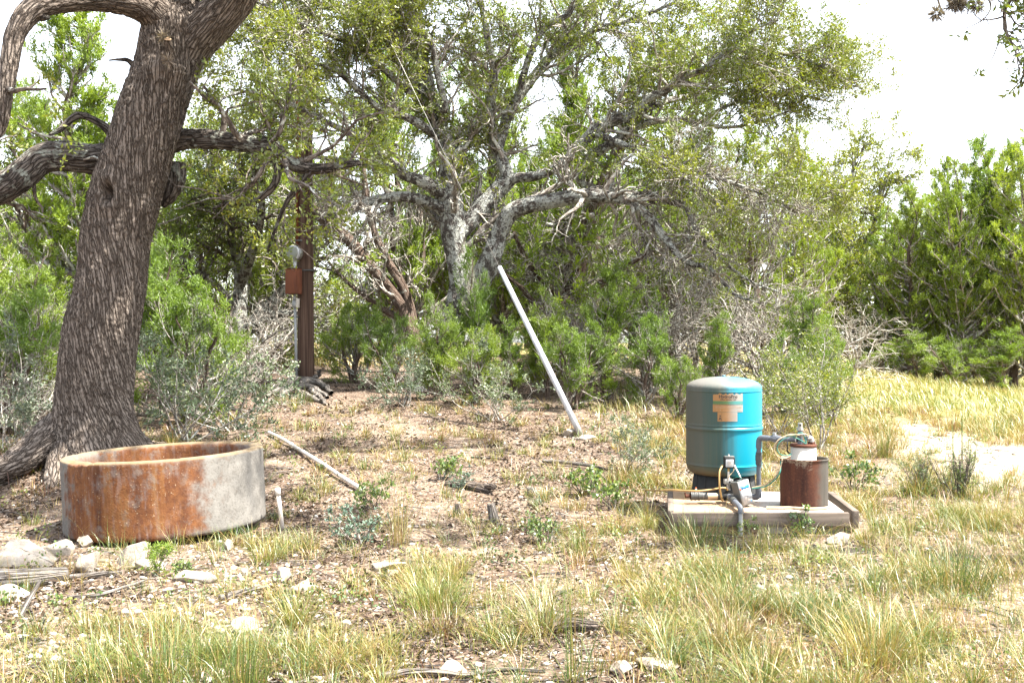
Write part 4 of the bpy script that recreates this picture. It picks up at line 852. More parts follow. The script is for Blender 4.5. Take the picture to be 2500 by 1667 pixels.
# ------------------------------------------------------------------ grass, litter, gravel
def blades(base, h, lean, az, w, tint, K=4, rng=None):
    n = len(base); t = np.linspace(0, 1, K)[None, :, None]
    d = np.stack([np.cos(az), np.sin(az), 0 * az], 1)[:, None, :]; h_ = h[:, None, None]; le = lean[:, None, None]
    c = base[:, None, :] + UP * h_ * (t - 0.42 * le * t ** 2.2) + d * h_ * le * (0.25 * t + 0.75 * t ** 2)
    tw = az + math.pi / 2 + rng.normal(0, 0.5, n); s = np.stack([np.cos(tw), np.sin(tw), 0 * tw], 1)[:, None, :] * (w[:, None, None] * 0.5) * (1 - t ** 1.6 * 0.85)
    A_, B_ = c - s, c + s
    V = np.concatenate([np.stack([A_[:, :-1], B_[:, :-1]], 2).reshape(n, -1, 3), c[:, -1:]], 1)
    m = V.shape[1]; i = (np.arange(n) * m)[:, None]
    Q = np.concatenate([np.stack([i + 2 * k, i + 2 * k + 1, i + 2 * k + 3, i + 2 * k + 2], -1).reshape(n, 1, 4) for k in range(K - 2)], 1)
    T = np.stack([i[:, 0] + m - 3, i[:, 0] + m - 2, i[:, 0] + m - 1], 1)
    return V.reshape(-1, 3), Q.reshape(-1, 4), T, np.repeat(tint, K - 2), tint
class Grass:
    def __init__(s): s.V = []; s.Q = []; s.T = []; s.tq = []; s.tt = []; s.n = 0
    def add(s, V, Q, T, tq, tt): s.V.append(V); s.Q.append(Q + s.n); s.T.append(T + s.n); s.tq.append(tq); s.tt.append(tt); s.n += len(V)
    def mesh(s, name): return make_mesh(name, np.concatenate(s.V), [np.concatenate(s.Q), np.concatenate(s.T)], {'rnd': ('FLOAT', 'FACE', np.concatenate(s.tq + s.tt))})
def tussock(rng, c, nb, rad, hgt, tint, wid, spread=0.75, jit=0.09, K=4, straw=0.25):
    n = nb; a = rng.uniform(0, 2 * math.pi, n); r = rad * np.sqrt(rng.uniform(0, 1, n))
    b = np.stack([c[0] + r * np.cos(a), c[1] + r * np.sin(a), np.zeros(n)], 1); b[:, 2] = G(b[:, 0], b[:, 1]) - 0.012
    lean = np.clip(rng.normal(spread * (0.35 + 0.65 * r / rad), 0.22), 0.03, 1.35)
    ti = np.clip(rng.normal(tint, jit, n), 0, 1); st = rng.uniform(0, 1, n) < straw; ti[st] = rng.uniform(0.62, 0.9, st.sum())
    return blades(b, hgt * rng.uniform(0.45, 1.15, n), lean, a + rng.normal(0, 0.5, n), wid * rng.uniform(0.7, 1.2, n), ti, K, rng)
def grass_density(px, py):
    d = 0.74 * sstep(1480, 1760, px) * sstep(1250, 1330, py)
    d = np.maximum(d, 0.9 * sstep(2040, 2140, px) * sstep(930, 960, py))
    d = np.maximum(d, 0.75 * sstep(1060, 900, px) * sstep(1500, 1600, py))
    d = np.maximum(d, 0.65 * sstep(1440, 1540, px) * sstep(990, 1050, py) * sstep(2140, 2060, px))
    for b in ((1050, 1440, 110, 60, .9), (1000, 1570, 90, 50, .7), (1340, 1470, 160, 60, .8), (700, 1475, 90, 50, .8), (660, 1345, 70, 40, .7), (730, 1390, 60, 30, .5), (880, 1440, 80, 40, .4), (400, 1560, 280, 60, .8),
              (560, 1290, 60, 20, .25), (1210, 1560, 120, 50, .4), (1500, 1440, 90, 50, .5), (690, 960, 90, 26, .5), (960, 1120, 40, 40, .4), (520, 920, 90, 50, .6), (1480, 1340, 80, 40, .5), (1050, 1010, 120, 30, .25),
              (1380, 1040, 120, 30, .3), (830, 980, 60, 20, .3), (1240, 1020, 70, 24, .3), (1600, 1300, 120, 40, .7), (1240, 1190, 30, 12, .3), (690, 1270, 26, 30, .4)):
        d = np.maximum(d, b[4] * gpx(px, py, *b[:4]))
    d = np.maximum(d, 0.15 * sstep(900, 1000, py))
    d = d * (1 - 0.97 * np.clip(track(px, py) * 1.25, 0, 1)) * (1 - 0.8 * gpx(px, py, 1960, 1580, 150, 50)) * (1 - 0.75 * gpx(px, py, 1500, 1600, 120, 40)) * (1 - 0.5 * gpx(px, py, 2060, 1340, 140, 30)) * (1 - 0.9 * gpx(px, py, 1150, 1330, 110, 30))
    return d
def blocked(x, y):
    pad = (x > 1.1) & (x < 2.75) & (y > 7.40) & (y < 8.7); ring = (x + 2.68) ** 2 + (y - 7.75) ** 2 < 0.77 ** 2; trunk = (x + 4.14) ** 2 + (y - 9.9) ** 2 < 0.45 ** 2
    return pad | ring | trunk
rng = np.random.default_rng(77)
GR = Grass(); n = 30000
cy = 4.0 * (14.5 / 4.0) ** rng.uniform(0, 1, n); cx_ = rng.uniform(-0.56, 0.56, n) * cy
c3 = np.stack([cx_, cy, G(cx_, cy)], 1); px, py = proj(c3)
den = grass_density(px, py) * (0.30 + 1.5 * sstep(0.38, 0.58, fbm(c3 * A(2.4, 2.4, 0), 3, 13)))
area = 0.000155 * (cy / 6) ** 0.6 * 1000
keep = (rng.uniform(0, 1, n) < den * 0.20 * (cy / 6) ** 1.1) & ~blocked(cx_, cy)
cc = c3[keep]; px, py = px[keep], py[keep]
hue_map = 0.39 + 0.0 * px
hue_map = hue_map - 0.10 * sstep(1000, 700, px) * sstep(1450, 1550, py) + 0.20 * sstep(1200, 1100, py) - 0.03 * sstep(1500, 1800, px) * sstep(1240, 1300, py)
hue_map = hue_map + 0.8 * (fbm(cc * A(1.5, 1.5, 0), 2, 51) - 0.38)
for k in range(len(cc)):
    d = cc[k, 1]; far = d > 8.5
    u = rng.uniform(); tall = rng.uniform(0.07, 0.25) * (1.2 if px[k] > 1500 else 1.0) * (1.15 if u > 0.85 else 1)
    tint = np.clip(hue_map[k] + rng.normal(0, 0.19), 0.05, 0.90)
    if u < 0.09: tint = rng.uniform(0.86, 1.0)
    nb = int(rng.uniform(16, 52) * (0.75 if far else 1.0))
    GR.add(*tussock(rng, cc[k], nb, rng.uniform(0.03, 0.09), tall, tint, (0.0026 if not far else 0.0040) * (1 + 0.03 * d), rng.uniform(0.55, 1.3), 0.11, 4, 0.28))
# straw-coloured flowering stems standing out of the grass
n = 5200; cy = 4.2 * (12 / 4.2) ** rng.uniform(0, 1, n); cx_ = rng.uniform(-0.55, 0.55, n) * cy; b3 = np.stack([cx_, cy, G(cx_, cy) - 0.01], 1); px, py = proj(b3); k = (rng.uniform(0, 1, n) < grass_density(px, py) * 0.42) & ~blocked(cx_, cy); b3 = b3[k]; n = len(b3)
GR.add(*blades(b3, rng.uniform(0.22, 0.52, n), np.clip(rng.normal(0.5, 0.3, n), 0.05, 1.2), rng.uniform(0, 6.28, n), rng.uniform(0.0018, 0.003, n) * (0.6 + 0.07 * b3[:, 1]), np.clip(rng.normal(0.78, 0.12, n), 0.3, 1), 5, rng))
# single short blades between the tussocks
n = 60000; cy = 4.0 * (12.5 / 4.0) ** rng.uniform(0, 1, n); cx_ = rng.uniform(-0.55, 0.55, n) * cy
b3 = np.stack([cx_, cy, G(cx_, cy) - 0.008], 1); px, py = proj(b3); k = (rng.uniform(0, 1, n) < np.maximum(0.05, grass_density(px, py)) * 0.5) & ~blocked(cx_, cy)
b3 = b3[k]; n = len(b3)
GR.add(*blades(b3, rng.uniform(0.03, 0.16, n), rng.uniform(0.1, 1.3, n), rng.uniform(0, 6.28, n), rng.uniform(0.003, 0.005, n), np.clip(rng.normal(0.6, 0.2, n), 0, 1), 3, rng))
tag(obj('grass', GR.mesh('grass'), MAT['grass']), 'mixed green and straw coloured wild grass over the stony ground', 'grass', kind='stuff')
# far meadow
MG = Grass()
n = 64000; cy = rng.uniform(12.5, 34, n); cx_ = rng.uniform(-0.1, 0.62, n) * cy
b3 = np.stack([cx_, cy, G(cx_, cy) - 0.01], 1); px, py = proj(b3)
pm = np.maximum(sstep(1960, 2080, px), 0.25 * sstep(1400, 1500, px)) * (1 - np.clip(track(px, py) * 1.6, 0, 1)) * (0.3 + 1.0 * sstep(0.34, 0.55, fbm(b3 * A(0.9, 0.9, 0), 3, 19)))
k = rng.uniform(0, 1, n) < pm; b3 = b3[k]; n = len(b3)
MG.add(*blades(b3, rng.uniform(0.12, 0.36, n), rng.uniform(0.2, 1.2, n), rng.normal(2.6, 1.2, n), rng.uniform(0.008, 0.013, n) * (b3[:, 1] / 16), np.clip(0.42 + 0.42 * fbm(b3 * A(0.5, 0.5, 0), 3, 23) + rng.normal(0, 0.10, n), 0, 0.9), 3, rng))
n = 26000; cy = rng.uniform(20.5, 40, n); cx_ = rng.uniform(-0.34, -0.02, n) * cy; b3 = np.stack([cx_, cy, G(cx_, cy) - 0.01], 1)
MG.add(*blades(b3, rng.uniform(0.12, 0.34, n), rng.uniform(0.1, 0.9, n), rng.normal(2.6, 1.2, n), rng.uniform(0.010, 0.02, n) * (cy / 16), np.clip(rng.normal(0.74, 0.1, n), 0, 0.9), 3, rng))
tag(obj('meadow_grass', MG.mesh('meadow_grass'), MAT['grass']), 'sunlit yellow meadow grass beyond the tank and behind the pole', 'grass', kind='stuff')
# leaf litter
n = 130000; cy = 4.0 * (19 / 4.0) ** rng.uniform(0, 1, n); cx_ = rng.uniform(-0.56, 0.45, n) * cy
p3 = np.stack([cx_, cy, G(cx_, cy)], 1); px, py = proj(p3)
ld = (0.14 + 0.86 * sstep(0.40, 0.54, fbm(p3 * A(1.6, 1.6, 0), 4, 29))) * (1 - 0.75 * sstep(1600, 1900, px)) * (1 - np.clip(track(px, py) * 1.5, 0, 1))
k = (rng.uniform(0, 1, n) < ld) & ~blocked(cx_, cy); p3 = p3[k]; n = len(p3)
p3[:, 2] += rng.uniform(0.002, 0.014, n); dd = np.stack([rng.normal(size=n), rng.normal(size=n), rng.normal(0, 0.30, n)], 1); dd = norm(dd)
side = norm(np.cross(dd, UP + 0.5 * rng.normal(size=(n, 3)))); L = (0.012 + 0.034 * rng.uniform(0, 1, n) ** 1.8) * (0.8 + 0.05 * p3[:, 1]); L = L[:, None]; W = L * rng.uniform(0.35, 0.6, n)[:, None]
curl = UP * L * rng.uniform(-0.05, 0.35, n)[:, None]
LV = np.stack([p3, p3 + dd * L * .5 + side * W * .5 + curl, p3 + dd * L, p3 + dd * L * .5 - side * W * .5 + curl], 1).reshape(-1, 3)
tag(obj('leaf_litter', make_mesh('leaf_litter', LV, [np.arange(4 * n).reshape(-1, 4)[:, [0, 1, 2]], np.arange(4 * n).reshape(-1, 4)[:, [0, 2, 3]]], {'rnd': ('FLOAT', 'FACE', np.tile(np.clip(rng.normal(0.31, 0.21, n), 0, 0.97), 2))}), MAT['litter']), 'dry brown and tan fallen oak leaves scattered over the ground', 'leaf litter', kind='stuff')
# tiny broad-leaved weeds
n = 900; cy = 4.2 * (13 / 4.2) ** rng.uniform(0, 1, n); cx_ = rng.uniform(-0.55, 0.5, n) * cy; k = (fbm(np.stack([cx_, cy, 0 * cx_], 1) * 1.6, 3, 41) > 0.42) & ~blocked(cx_, cy); cx_, cy = cx_[k], cy[k]; n = len(cx_); m = 16
c = np.repeat(np.stack([cx_, cy, G(cx_, cy)], 1), m, 0); hh = np.repeat(rng.uniform(0.02, 0.11, n), m); b = c + np.stack([rng.normal(0, .35, n * m) * hh, rng.normal(0, .35, n * m) * hh, hh * rng.uniform(0.05, 1, n * m)], 1)
V, Q = leaf_quads(b, rng.normal(size=(n * m, 3)) + UP * 0.5, 0.012 + 0.16 * hh * rng.uniform(.6, 1.2, n * m), 0.008 + 0.09 * hh, rng)
tag(obj('small_weeds', make_mesh('small_weeds', V, [Q], {'rnd': ('FLOAT', 'FACE', np.clip(np.repeat(rng.uniform(0, 1, n), m) + rng.normal(0, .15, n * m), 0, 1))}), MAT['weed_leaf']), 'tiny green weeds sprouting all over the stony ground', 'weeds', kind='stuff')
# fine fallen twigs
n = 2600; cy = 4.0 * (15 / 4.0) ** rng.uniform(0, 1, n); cx_ = rng.uniform(-0.56, 0.5, n) * cy; k = ~blocked(cx_, cy); cx_, cy = cx_[k], cy[k]; n = len(cx_)
a = rng.uniform(0, 6.28, n); L = rng.uniform(0.06, 0.3, n); tt = np.linspace(-0.5, 0.5, 4)
TP = np.stack([cx_[:, None] + np.cos(a)[:, None] * L[:, None] * tt + rng.normal(0, 0.008, (n, 4)), cy[:, None] + np.sin(a)[:, None] * L[:, None] * tt + rng.normal(0, 0.008, (n, 4)), np.zeros((n, 4))], -1)
TP[..., 2] = G(TP[..., 0], TP[..., 1]) + rng.uniform(0.004, 0.012, (n, 1)); TR = rng.uniform(0.0018, 0.0055, (n, 1)) * A(1, 1, .8, .5)
V, Q, B = tubes(TP, TR, 3); mb = MB(); mb.add(V, Q, None, B)
tag(obj('fallen_twigs', mb.mesh('fallen_twigs', True), MAT['dead_wood']), 'thin grey fallen twigs strewn in the litter', 'twigs', kind='stuff')
# gravel
ICO_V = None
def ico(sub):
    bm = bmesh.new(); bmesh.ops.create_icosphere(bm, subdivisions=sub, radius=1.0)
    V = np.array([v.co[:] for v in bm.verts]); T = np.array([[v.index for v in f.verts] for f in bm.faces]); bm.free(); return V, T
IV, IT = ico(1)
n = 21000; cy = 4.0 * (15 / 4.0) ** rng.uniform(0, 1, n); cx_ = rng.uniform(-0.56, 0.56, n) * cy; p3 = np.stack([cx_, cy, G(cx_, cy)], 1); px, py = proj(p3)
sd = 0.10 + 0.5 * sstep(0.42, 0.6, fbm(p3 * A(1.3, 1.3, 0), 3, 37)) + 0.5 * sstep(1250, 1450, py) * sstep(900, 500, px) + 0.7 * gpx(px, py, 1560, 1620, 160, 50) + 0.4 * gpx(px, py, 1100, 1640, 200, 60) + 0.4 * gpx(px, py, 1960, 1600, 200, 60)
k = (rng.uniform(0, 1, n) < sd * 0.95) & ~blocked(cx_, cy); p3 = p3[k]; n = len(p3)
r = 0.004 + 0.020 * rng.uniform(0, 1, n) ** 3.2; sc = np.stack([r * rng.uniform(.8, 1.5, n), r * rng.uniform(.7, 1.2, n), r * rng.uniform(.45, .8, n)], 1); a = rng.uniform(0, 6.28, n)
GVv = IV[None] * (1 + 0.22 * rng.normal(size=(n, len(IV), 1))) * sc[:, None, :]
ca, sa = np.cos(a)[:, None], np.sin(a)[:, None]; GVv = np.stack([GVv[..., 0] * ca - GVv[..., 1] * sa, GVv[..., 0] * sa + GVv[..., 1] * ca, GVv[..., 2]], -1) + p3[:, None, :] + (sc[:, 2] * 0.35)[:, None, None] * UP
gt = (IT[None] + (np.arange(n) * len(IV))[:, None, None]).reshape(-1, 3)
t = NT('gravel'); MAT['gravel'] = t.bsdf(t.ramp(t.attr('rnd'), [(0, (0.20, 0.16, 0.12)), (0.5, (0.35, 0.30, 0.25)), (1, (0.55, 0.51, 0.455))]), 0.9, 0, None, 0.2)
tag(obj('gravel', make_mesh('gravel', GVv.reshape(-1, 3), [gt], {'rnd': ('FLOAT', 'FACE', np.repeat(rng.uniform(0, 1, n), len(IT)))}), MAT['gravel']), 'small white and tan limestone pebbles lying in the soil', 'gravel', kind='stuff')

# distinct grass plants
def grass_thing(name, label, px, py, nb, rad, h, tint, wid=0.004, spread=0.6, seed=0, straw=0.2, cat='grass clump', jit=0.1):
    r = np.random.default_rng(seed + 900); c = on_ground(px, py); g = Grass(); g.add(*tussock(r, c, nb, rad, h, tint, wid, spread, jit, 5, straw)); me = g.mesh(name)
    co = np.empty(len(me.vertices) * 3, np.float32); me.vertices.foreach_get('co', co); co = co.reshape(-1, 3) - c.astype(np.float32); me.vertices.foreach_set('co', co.ravel())
    o = obj(name, me, MAT['grass']); o.location = c; return tag(o, label, cat)
grass_thing('grass_clump', 'broad yellow-green grass clump in the centre foreground', 1060, 1500, 260, 0.16, 0.30, 0.45, 0.004, 0.7, 1)
grass_thing('grass_clump', 'tuft of reddish brown dry grass below the centre clump', 1080, 1545, 170, 0.14, 0.22, 0.93, 0.0035, 0.9, 2)
grass_thing('grass_clump', 'arching pale grass tuft right of the centre clump', 1330, 1540, 210, 0.16, 0.34, 0.55, 0.004, 0.95, 3)
grass_thing('grass_clump', 'bright yellow tussock left of the centre clump', 720, 1530, 150, 0.07, 0.26, 0.56, 0.004, 0.8, 4)
grass_thing('grass_clump', 'orange and red tinged grass tuft in the right foreground', 1790, 1590, 200, 0.11, 0.32, 0.86, 0.0038, 0.6, 5, 0.5)
grass_thing('grass_clump', 'golden grass tuft right of the red tinged one', 2130, 1630, 230, 0.13, 0.34, 0.62, 0.004, 0.65, 6, 0.5)
grass_thing('grass_clump', 'tall dry brown grass stalks right of the white pipe end', 975, 1330, 90, 0.07, 0.55, 0.84, 0.0035, 0.35, 7, 0.6)
grass_thing('grass_clump', 'short reddish straw tuft left of the trough pipe stub', 950, 1180, 120, 0.14, 0.22, 0.82, 0.0035, 0.9, 8, 0.6)
grass_thing('grass_clump', 'grass tuft with yellow blades beside the trough', 655, 1370, 170, 0.11, 0.22, 0.48, 0.004, 0.85, 9)
grass_thing('grass_clump', 'lush green grass patch in the bottom left foreground', 400, 1660, 420, 0.30, 0.27, 0.33, 0.0042, 0.55, 10, 0.12)
grass_thing('grass_clump', 'green and amber upright grass tuft at the bottom edge left of centre', 590, 1690, 150, 0.10, 0.30, 0.36, 0.0045, 0.4, 11, 0.25)
grass_thing('tall_grass', 'tall thin green stems rising at the bottom edge right of centre', 1405, 1660, 26, 0.05, 0.60, 0.22, 0.0045, 0.18, 12, 0.1)
grass_thing('tall_grass', 'tall thin dark stems standing by the bare track', 2350, 1200, 16, 0.12, 0.95, 0.16, 0.006, 0.12, 13, 0.0, 'grass stems')
grass_thing('grass_clump', 'yellow bunch grass tuft at the left side of the track', 2160, 1115, 130, 0.08, 0.42, 0.55, 0.006, 0.5, 14)
grass_thing('grass_clump', 'green grass patch at the right edge foreground', 2330, 1440, 320, 0.22, 0.34, 0.28, 0.0045, 0.6, 15)
grass_thing('grass_clump', 'small green tuft beside the flat log stub', 1310, 1235, 70, 0.05, 0.13, 0.22, 0.004, 0.8, 16, 0.05)
grass_thing('grass_clump', 'grass fringe among the dead roots at the pole foot', 720, 985, 160, 0.28, 0.28, 0.4, 0.007, 0.6, 17)
grass_thing('grass_clump', 'green grass tuft along the front board of the platform', 1700, 1325, 260, 0.22, 0.28, 0.38, 0.0042, 0.6, 18)
grass_thing('grass_clump', 'pale grass tuft below the middle of the platform', 1880, 1345, 200, 0.18, 0.24, 0.5, 0.0042, 0.7, 19)

# ------------------------------------------------------------------ rocks, logs, sticks
def rock(label, px, py, sx, sy, sz, seed, rot=0.0, cuts=12, name='limestone_rock', sink=0.25, tilt=(0, 0)):
    r = np.random.default_rng(seed); V, T = ico(4); V = V.copy()
    for k in range(cuts):
        n_ = norm(r.normal(size=3)); dcut = r.uniform(0.38, 0.68); e = np.maximum(V @ n_ - dcut, 0); V = V - e[:, None] * n_ * 0.98
    V = V * (1 + 0.10 * (fbm(V * 2.2 + seed, 3, seed) - 0.44)[:, None] + 0.05 * (fbm(V * 8 + seed, 3, seed) - 0.44)[:, None]) * A(sx, sy, sz) * 0.78
    c = on_ground(px, py); mb = MB(); mb.add(V, None, T)
    o = mb.build(name, MAT['stone'], None, False); o.location = c + A(0, sy * 0.3, sz * (0.5 - sink)); o.rotation_euler = (tilt[0], tilt[1], rot)
    return tag(o, label, 'rock')
rock('large flat pale limestone slab at the left edge below the trough', 30, 1385, 0.50, 0.36, 0.15, 301, 0.1, 13)
rock('angular block at the right end of the flat slab', 122, 1358, 0.18, 0.22, 0.12, 302, 0.4, 13)
rock('pointed white rock in front of the trough', 203, 1400, 0.19, 0.15, 0.14, 303, 0.5, 13)
rock('upright tan rock leaning under the trough front', 322, 1380, 0.20, 0.12, 0.18, 304, 0.2, 13, tilt=(0, 0.15))
rock('rounded white stone left of the juniper seedling', 205, 1335, 0.11, 0.10, 0.09, 305, 1.0)
rock('white stone right behind the juniper seedling', 372, 1390, 0.17, 0.10, 0.08, 306, 0.1)
rock('flat white rock right of the juniper seedling', 465, 1420, 0.20, 0.11, 0.09, 307, -0.1)
rock('grey pebble stone under the right part of the trough', 553, 1343, 0.08, 0.08, 0.07, 308)
rock('thin flat white stone in the middle of the clearing', 935, 1388, 0.20, 0.12, 0.045, 309, 0.35, 6)
rock('small white stone below the thin flat stone', 955, 1408, 0.08, 0.07, 0.06, 310)
rock('white rock in the gravel right below the platform corner', 2052, 1328, 0.12, 0.10, 0.09, 311, 0.3)
rock('grey brown rock half hidden in the grass lower left', 600, 1545, 0.15, 0.12, 0.07, 312, 0.2)
rock('pale stone at the left edge in the gravel', 18, 1470, 0.16, 0.13, 0.09, 313, 0.8)
rock('white boulder patch at the bottom edge right of centre', 1600, 1635, 0.15, 0.12, 0.05, 314, 0.3)
rock('smaller white stone beside the bottom edge boulder', 1520, 1645, 0.10, 0.08, 0.045, 315, 0.9)
rock('white stone at the bottom edge below the centre grass', 1110, 1645, 0.12, 0.09, 0.06, 316, 0.2)
rock('pale stone at the foot of the galvanised guard pipe', 1432, 1072, 0.24, 0.18, 0.07, 317, 0.2)
rock('grey stone left of the guard pipe foot', 1388, 1066, 0.18, 0.14, 0.10, 318, 0.6)
rock('rounded stone in the litter left of centre', 690, 1420, 0.09, 0.08, 0.08, 319)
rock('white half buried stone left of the yellow tussock', 745, 1442, 0.13, 0.09, 0.06, 320)
def log(label, pts, name='log', mat='dead_wood', S=18, K=40, seed=0, amp=0.006, cat='log'):
    c = A(*pts[0][:3]); l = smooth_line([[*(A(*p[:3]) - c), p[3]] for p in pts], K); root = thing(name, label, cat, c)
    P = l[None, :, :3]; V, Q, B = tubes(P, l[None, :, 3], S); cc_ = np.repeat(l[:, :3], S, 0); rr = np.repeat(l[:, 3], S); nn = (V - cc_) / rr[:, None]
    th = np.arctan2(B[:, 1], B[:, 0]); q_ = np.stack([np.cos(th) * 5, np.sin(th) * 5, B[:, 2] * 4], 1)
    V = V + nn * (rr * 0.5 * (fbm(q_ + seed, 3, seed) - 0.44))[:, None]
    n_ = len(V); V = np.vstack([V, l[0, :3], l[-1, :3]]); B = np.vstack([B, B[0], B[-1]])
    T = [(n_, j, (j + 1) % S) for j in range(S)] + [(n_ + 1, n_ - S + (j + 1) % S, n_ - S + j) for j in range(S)]
    mb = MB(); mb.add(V, Q, T, B); obj('wood', mb.mesh(name, True), MAT[mat], root); return root
def gp_(px, py, dz, r): p = on_ground(px, py); return [p[0], p[1], p[2] + dz, r]
log('weathered grey log lying at the left edge', [gp_(-60, 1438, 0.05, 0.07), gp_(40, 1436, 0.05, 0.066), gp_(110, 1428, 0.05, 0.055), gp_(162, 1420, 0.05, 0.04)], seed=1)
log('thin dead branch beside the end of the left log', [gp_(170, 1418, 0.02, 0.022), gp_(240, 1412, 0.025, 0.018), gp_(300, 1403, 0.02, 0.010)], 'stick', cat='stick', seed=2)
log('slanting grey stick propped at the left edge', [gp_(48, 1505, 0.0, 0.016), [*(at(72, 1460, on_ground(48, 1505)[1] + .1)), 0.013], [*(at(98, 1418, on_ground(48, 1505)[1] + .2)), 0.008]], 'stick', cat='stick', seed=3)
log('forked dry stick across the gravel before the trough', [gp_(165, 1462, 0.01, 0.010), gp_(240, 1460, 0.02, 0.009), gp_(320, 1440, 0.03, 0.008), gp_(365, 1420, 0.02, 0.005)], 'stick', cat='stick', seed=4)
log('grey stick lying in the grass lower left of centre', [gp_(538, 1465, 0.01, 0.020), gp_(590, 1455, 0.02, 0.020), gp_(650, 1440, 0.02, 0.014)], 'stick', cat='stick', seed=5)
log('hollow dark log in the litter in the middle of the clearing', [gp_(1090, 1184, 0.01, 0.03), gp_(1130, 1192, 0.035, 0.045), gp_(1165, 1198, 0.035, 0.045), gp_(1195, 1203, 0.02, 0.03)], mat='dark_wood', seed=6)
log('short cut branch stub with pale end lying at the hollow log', [gp_(1185, 1200, 0.05, 0.03), [*(on_ground(1207, 1203) + A(0, -.08, 0.07)), 0.028]], 'branch_stub', 'dark_wood', 14, 10, 7, cat='branch')
p = on_ground(1207, 1275)
log('small upright weathered stump in the middle of the clearing', [[p[0], p[1], p[2] - 0.03, 0.045], [p[0] - 0.01, p[1], p[2] + 0.06, 0.040], [p[0] - 0.03, p[1], p[2] + 0.15, 0.030]], 'stump', 'dead_wood', 16, 24, 8, cat='stump')
log('low broken stump left of the small upright stump', [gp_(1120, 1250, -0.02, 0.05), [*(on_ground(1120, 1250) + A(-.01, 0, 0.07)), 0.02]], 'stump', 'dark_wood', 14, 14, 9, cat='stump')
log('pale split stump beside the green tuft', [gp_(1300, 1208, -0.02, 0.055), [*(on_ground(1300, 1208) + A(-.02, 0, 0.07)), 0.03]], 'stump', 'dead_wood', 14, 14, 10, cat='stump')
log('long dead branch on the ground left of the platform', [gp_(1325, 1132, 0.03, 0.02), gp_(1390, 1138, 0.035, 0.024), gp_(1440, 1143, 0.03, 0.018), gp_(1480, 1150, 0.02, 0.010)], 'dead_branch', cat='branch', seed=11)
log('thin dark stick above the hollow log', [gp_(1150, 1118, 0.01, 0.010), gp_(1200, 1122, 0.02, 0.010), gp_(1240, 1124, 0.01, 0.006)], 'stick', 'dark_wood', cat='stick', seed=12)
log('curving grey branch along the bottom edge', [gp_(930, 1660, 0.015, 0.018), gp_(1000, 1652, 0.02, 0.017), gp_(1080, 1652, 0.02, 0.014), gp_(1140, 1658, 0.02, 0.012), gp_(1230, 1645, 0.02, 0.010), gp_(1330, 1650, 0.02, 0.007)], 'dead_branch', cat='branch', seed=13)
log('charred dark piece of bark at the bottom right of centre', [gp_(1345, 1545, 0.015, 0.03), gp_(1400, 1540, 0.03, 0.04), gp_(1460, 1540, 0.02, 0.025)], 'bark_piece', 'dark_wood', cat='bark', seed=14)
log('short pale stick in the gravel right of centre', [gp_(1455, 1372, 0.01, 0.012), gp_(1500, 1360, 0.02, 0.010)], 'stick', cat='stick', seed=15)
log('flat pale stick below the gravel patch right of centre', [gp_(1500, 1420, 0.01, 0.014), gp_(1570, 1428, 0.015, 0.012)], 'stick', cat='stick', seed=16)
# weathered root heap at the foot of the pole
def root_heap():
    rng = np.random.default_rng(33); c = on_ground(730, 950); root = thing('dead_root_heap', 'tangle of bleached dead roots lying at the foot of the utility pole', 'dead roots', c)
    for k, pts in enumerate([[(650, 972, .02, 5), (690, 958, .10, 7), (730, 948, .14, 9), (780, 950, .10, 8), (812, 965, .03, 5)], [(675, 975, .03, 5), (720, 962, .10, 8), (760, 960, .10, 8), (800, 975, .03, 5)],
                             [(735, 950, .08, 7), (770, 938, .16, 6), (780, 926, .28, 4)], [(745, 955, .10, 7), (775, 975, .06, 6), (796, 990, .02, 4)], [(655, 955, .04, 4), (705, 945, .12, 6), (750, 942, .12, 6), (790, 948, .05, 4)],
                             [(725, 965, .06, 6), (760, 978, .05, 7), (790, 985, .01, 4)], [(640, 962, .02, 3), (680, 966, .05, 4), (715, 958, .08, 4)]]):
        l = []
        for (px, py, dz, r) in pts: g = on_ground(px, max(py, 945)); l.append([*(g - c + A(0, 0, dz)), r * g[1] / FPX])
        l = smooth_line(l, 24); l[:, :3] += 0.012 * rng.normal(size=(24, 3)); V, Q, B = tubes(l[None, :, :3], l[None, :, 3], 10); mb = MB(); mb.add(V, Q, None, B); obj('root', mb.mesh('root', True), MAT['dead_wood'], root)
root_heap()

